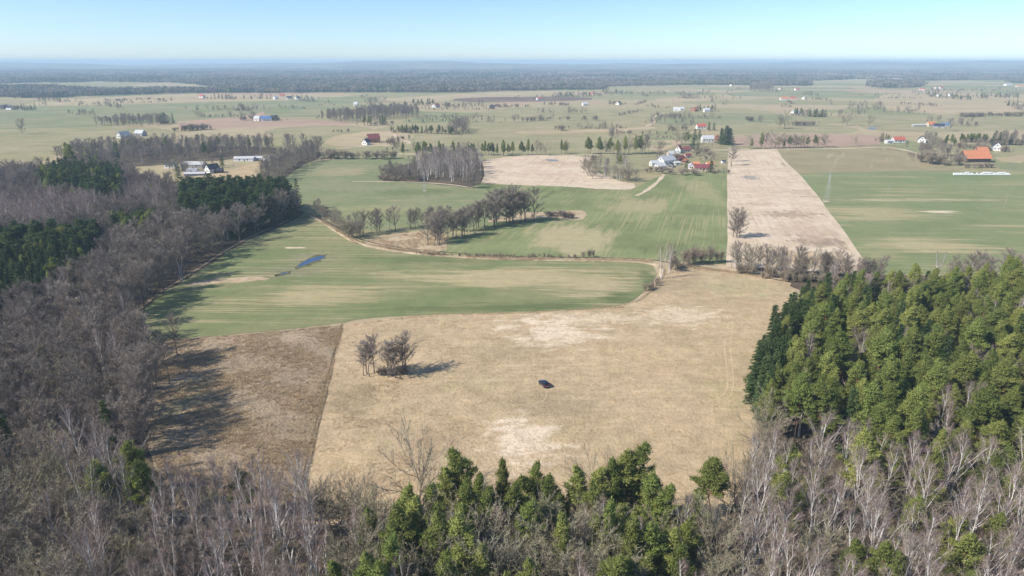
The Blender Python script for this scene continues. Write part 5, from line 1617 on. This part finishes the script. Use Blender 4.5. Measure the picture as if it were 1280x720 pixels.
# ------------------------------------------------------------------ the parked car
def car():
    x, y = G(680, 482.5)
    zg = LAYER[0] + 0.02
    root = new_obj('parked_car', None, None, (x, y, 0.32), RAD(180 - 64), (1.14, 1.14, 1.14))
    tag(root, 'dark navy hatchback parked on the dry meadow', 'car')
    L, W = 4.25, 1.76

    def skin(prof_fn, xs, name, mat, wfn):
        m = MB()
        nx = len(xs)
        vs, k = [], 0
        for xx in xs:
            sec = prof_fn(xx)
            k = len(sec)
            vs += [(xx, yy * wfn(xx), zz) for yy, zz in sec]
        fs = []
        for i in range(nx - 1):
            for j in range(k - 1):
                fs.append((i * k + j, (i + 1) * k + j, (i + 1) * k + j + 1, i * k + j + 1))
        fs.append(tuple(range(k)))
        fs.append(tuple(range((nx - 1) * k, nx * k))[::-1])
        m.add(vs, fs)
        me = m.mesh(name, [mat])
        for p in me.polygons:
            p.use_smooth = False
        return new_obj(name, me, root)
    hood = lambda xx: 0.92 if xx < 0.8 else 0.92 - 0.18 * ((xx - 0.8) / 1.3) ** 1.5
    wf = lambda xx: 1.0 - 0.14 * max(0, (abs(xx) - 1.45) / 0.68) ** 2
    body = lambda xx: [(-W / 2 * .94, .22), (-W / 2, .42), (-W / 2, .68), (-W / 2 * .95, hood(xx) - .05), (-W / 2 * .8, hood(xx)), (W / 2 * .8, hood(xx)), (W / 2 * .95, hood(xx) - .05), (W / 2, .68), (W / 2, .42), (W / 2 * .94, .22)]
    skin(body, [-2.12, -2.05, -1.7, -1.2, -0.6, 0, 0.6, 0.95, 1.3, 1.7, 2.02, 2.12], 'body', 'car_paint', wf)
    m = MB()
    g = [(-2.0, .92), (-1.62, 1.40), (0.15, 1.42), (1.05, .92)]
    vs = []
    for s in (-1, 1):
        for i, (xx, zz) in enumerate(g):
            wv = W / 2 * (0.92 if zz < 1 else 0.74)
            vs.append((xx, s * wv, zz))
    m.add(vs, [(0, 1, 2, 3), (7, 6, 5, 4), (0, 4, 5, 1), (2, 6, 7, 3), (1, 5, 6, 2)])
    new_obj('glasshouse', m.mesh('glasshouse', ['car_glass']), root)
    m = MB()
    rw = W / 2 * .745
    m.add([(-1.7, -rw, 1.40), (0.16, -rw, 1.425), (0.16, rw, 1.425), (-1.7, rw, 1.40), (-1.6, -rw * .9, 1.465), (0.02, -rw * .9, 1.48), (0.02, rw * .9, 1.48), (-1.6, rw * .9, 1.465)], [(4, 5, 6, 7), (0, 1, 5, 4), (1, 2, 6, 5), (2, 3, 7, 6), (3, 0, 4, 7), (3, 2, 1, 0)])
    new_obj('roof', m.mesh('roof', ['car_paint']), root)
    for s in (-1, 1):
        for a, b in (((-0.62, .93), (-0.60, 1.41)), ((1.06, .92), (0.16, 1.43)), ((-2.0, .93), (-1.6, 1.42))):
            m = MB()
            m.tube([(a[0], s * W / 2 * .925, a[1]), (b[0], s * W / 2 * .75, b[1])], [.05, .045], 4)
            new_obj('pillar', m.mesh('pillar', ['car_paint']), root)
        m = MB()
        m.box((0.78, s * (W / 2 + .07), 0.98), (.14, .2, .13))
        new_obj('wing_mirror', m.mesh('wing_mirror', ['car_paint']), root)
        m = MB()
        m.box((1.98, s * .62, .68), (.25, .34, .15))
        new_obj('headlight', m.mesh('headlight', ['head_lamp']), root)
        m = MB()
        m.box((-2.06, s * .66, .80), (.16, .28, .26))
        new_obj('tail_light', m.mesh('tail_light', ['tail_lamp']), root)
        for xx in (-1.3, 1.32):
            m = MB()
            m.tube([(0, -.11, 0), (0, -.08, 0), (0, .08, 0), (0, .11, 0)], [.27, .315, .315, .27], 18)
            w = new_obj('wheel', m.mesh('wheel', ['car_rubber']), root, (xx, s * (W / 2 - .09), .0 + .0))
            w.location.z = 0.0
            m = MB()
            m.tube([(0, -.115, 0), (0, .115, 0)], [.2, .2], 12)
            new_obj('rim', m.mesh('rim', ['car_alloy']), w)
    m = MB()
    m.box((-2.13, 0, .62), (.03, .52, .12))
    new_obj('number_plate', m.mesh('number_plate', ['plate']), root)
    root.location.z = zg + 0.315
    for c in root.children:
        if c.name.split('.')[0] != 'wheel':
            c.location.z = -0.20


car()


# ------------------------------------------------------------------ grass tussocks, reeds, forest-floor twigs
def tuft(seed, n, h, spread, w):
    rng = np.random.default_rng(seed)
    m = MB()
    th = rng.uniform(0, 6.283, n)
    rr = spread * np.sqrt(rng.uniform(0, 1, n))
    base = np.stack([rr * np.cos(th), rr * np.sin(th), np.zeros(n)], 1)
    d = np.stack([np.cos(th) * 0.6, np.sin(th) * 0.6, np.ones(n)], 1) + rng.normal(0, .35, (n, 3))
    d /= np.linalg.norm(d, axis=1)[:, None]
    m.tris(slivers(base, d, rng.uniform(.5, 1.1, n) * h, w, rng))
    return m


def tufts(name, label, regions, tpls, mat):
    pts = []
    sizes = []
    for pix, n, smin, smax in regions:
        poly = [G(*p) for p in pix]
        xs, ys = [p[0] for p in poly], [p[1] for p in poly]
        c = 0
        while c < n:
            gx = RNG.uniform(min(xs), max(xs), 4000)
            gy = RNG.uniform(min(ys), max(ys), 4000)
            ok = inside(poly, gx, gy)
            # tussocks gather in drifts
            f = np.sin(gx / 5.1 + np.sin(gy / 7.3) * 2) + np.sin(gy / 4.3 + np.cos(gx / 9.7) * 2)
            ok &= RNG.random(4000) < np.clip(0.55 + 0.35 * f, 0.08, 1)
            for x, y in list(zip(gx[ok], gy[ok]))[:n - c]:
                pts.append((x, y, 0.0))
                sizes.append(RNG.uniform(smin, smax))
                c += 1
    gn_stuff(name, label, 'grass', np.array(pts), RNG.uniform(0, 6.283, len(pts)), np.array(sizes), RNG.integers(0, len(tpls), len(pts)), tpls, [mat])


TUF = [tuft(1, 26, 0.7, 0.45, 0.10), tuft(2, 30, 0.6, 0.6, 0.10), tuft(3, 22, 0.85, 0.35, 0.09)]
strip = lambda pts, w: [(p[0], p[1] - w) for p in pts] + [(p[0], p[1] + w) for p in reversed(pts)]
tufts('tussock_grass', 'brown grass tussocks on the rough field and banks', [
    ([(426, 406), (330, 417), (196, 430), (187, 445), (187, 560), (222, 644), (376, 640), (379, 612)], 9000, 0.5, 1.25),
    ([(428, 408), (640, 394), (800, 375), (950, 352), (990, 400), (945, 500), (900, 640), (560, 660), (380, 640)], 13000, 0.3, 0.75),
    ([(440, 480), (500, 470), (500, 530), (410, 540)], 700, 0.4, 0.8),
    ([(380, 560), (520, 540), (600, 600), (480, 650), (378, 640)], 900, 0.4, 0.8),
    (strip([(428, 405), (403, 505), (377, 616)], 2.0), 900, 0.5, 1.1)], TUF, 'tuft_blade')
tufts('reed_grass', 'pale reeds along the stream', [
    (strip([(390, 269), (424, 290), (446, 303), (490, 312), (560, 320), (640, 324), (740, 325), (815, 327)], 1.6), 2600, 0.8, 1.7),
    ([(455, 301), (480, 296), (540, 289), (558, 297), (553, 316), (500, 315)], 700, 0.8, 1.6),
    (strip([(830, 336), (826, 350), (804, 371)], 2.0), 400, 0.7, 1.4),
    (strip([(190, 427), (300, 420), (424, 408), (520, 396), (640, 392), (780, 384)], 1.0), 900, 0.4, 0.9),
    (strip([(850, 333), (930, 342), (985, 351)], 1.2), 500, 0.7, 1.4)], TUF, 'tuft_blade')
UND = [tuft(7, 40, 1.3, 0.7, 0.06), tuft(8, 36, 1.0, 0.8, 0.06)]
tufts('undergrowth', 'twiggy undergrowth on the woodland floor', [
    ([(-60, 600), (190, 605), (230, 655), (420, 668), (700, 700), (880, 690), (960, 590), (1180, 580), (1340, 590), (1340, 830), (-60, 830)], 5200, 0.6, 1.5),
    ([(-40, 420), (150, 410), (184, 445), (184, 560), (150, 590), (-40, 590)], 1600, 0.6, 1.5)], UND, 'bush_twig')

# ------------------------------------------------------------------ the air: one closed box of thin haze
hz = MB()
hz.box((0, 15800, 62), (76000, 41000, 126))
hm = bpy.data.materials.new('haze')
hm.use_nodes = True
t = hm.node_tree
t.nodes.clear()
pv = t.nodes.new('ShaderNodeVolumePrincipled')
pv.inputs['Color'].default_value = (*HAZE_COLOR, 1)
pv.inputs['Density'].default_value = HAZE_DENSITY
pv.inputs['Anisotropy'].default_value = 0.0
ho = t.nodes.new('ShaderNodeOutputMaterial')
t.links.new(pv.outputs[0], ho.inputs['Volume'])
MATS['haze'] = hm
tag(new_obj('haze', hz.mesh('haze', ['haze'])), 'thin blue haze over the whole plain', 'haze', None, 'stuff')
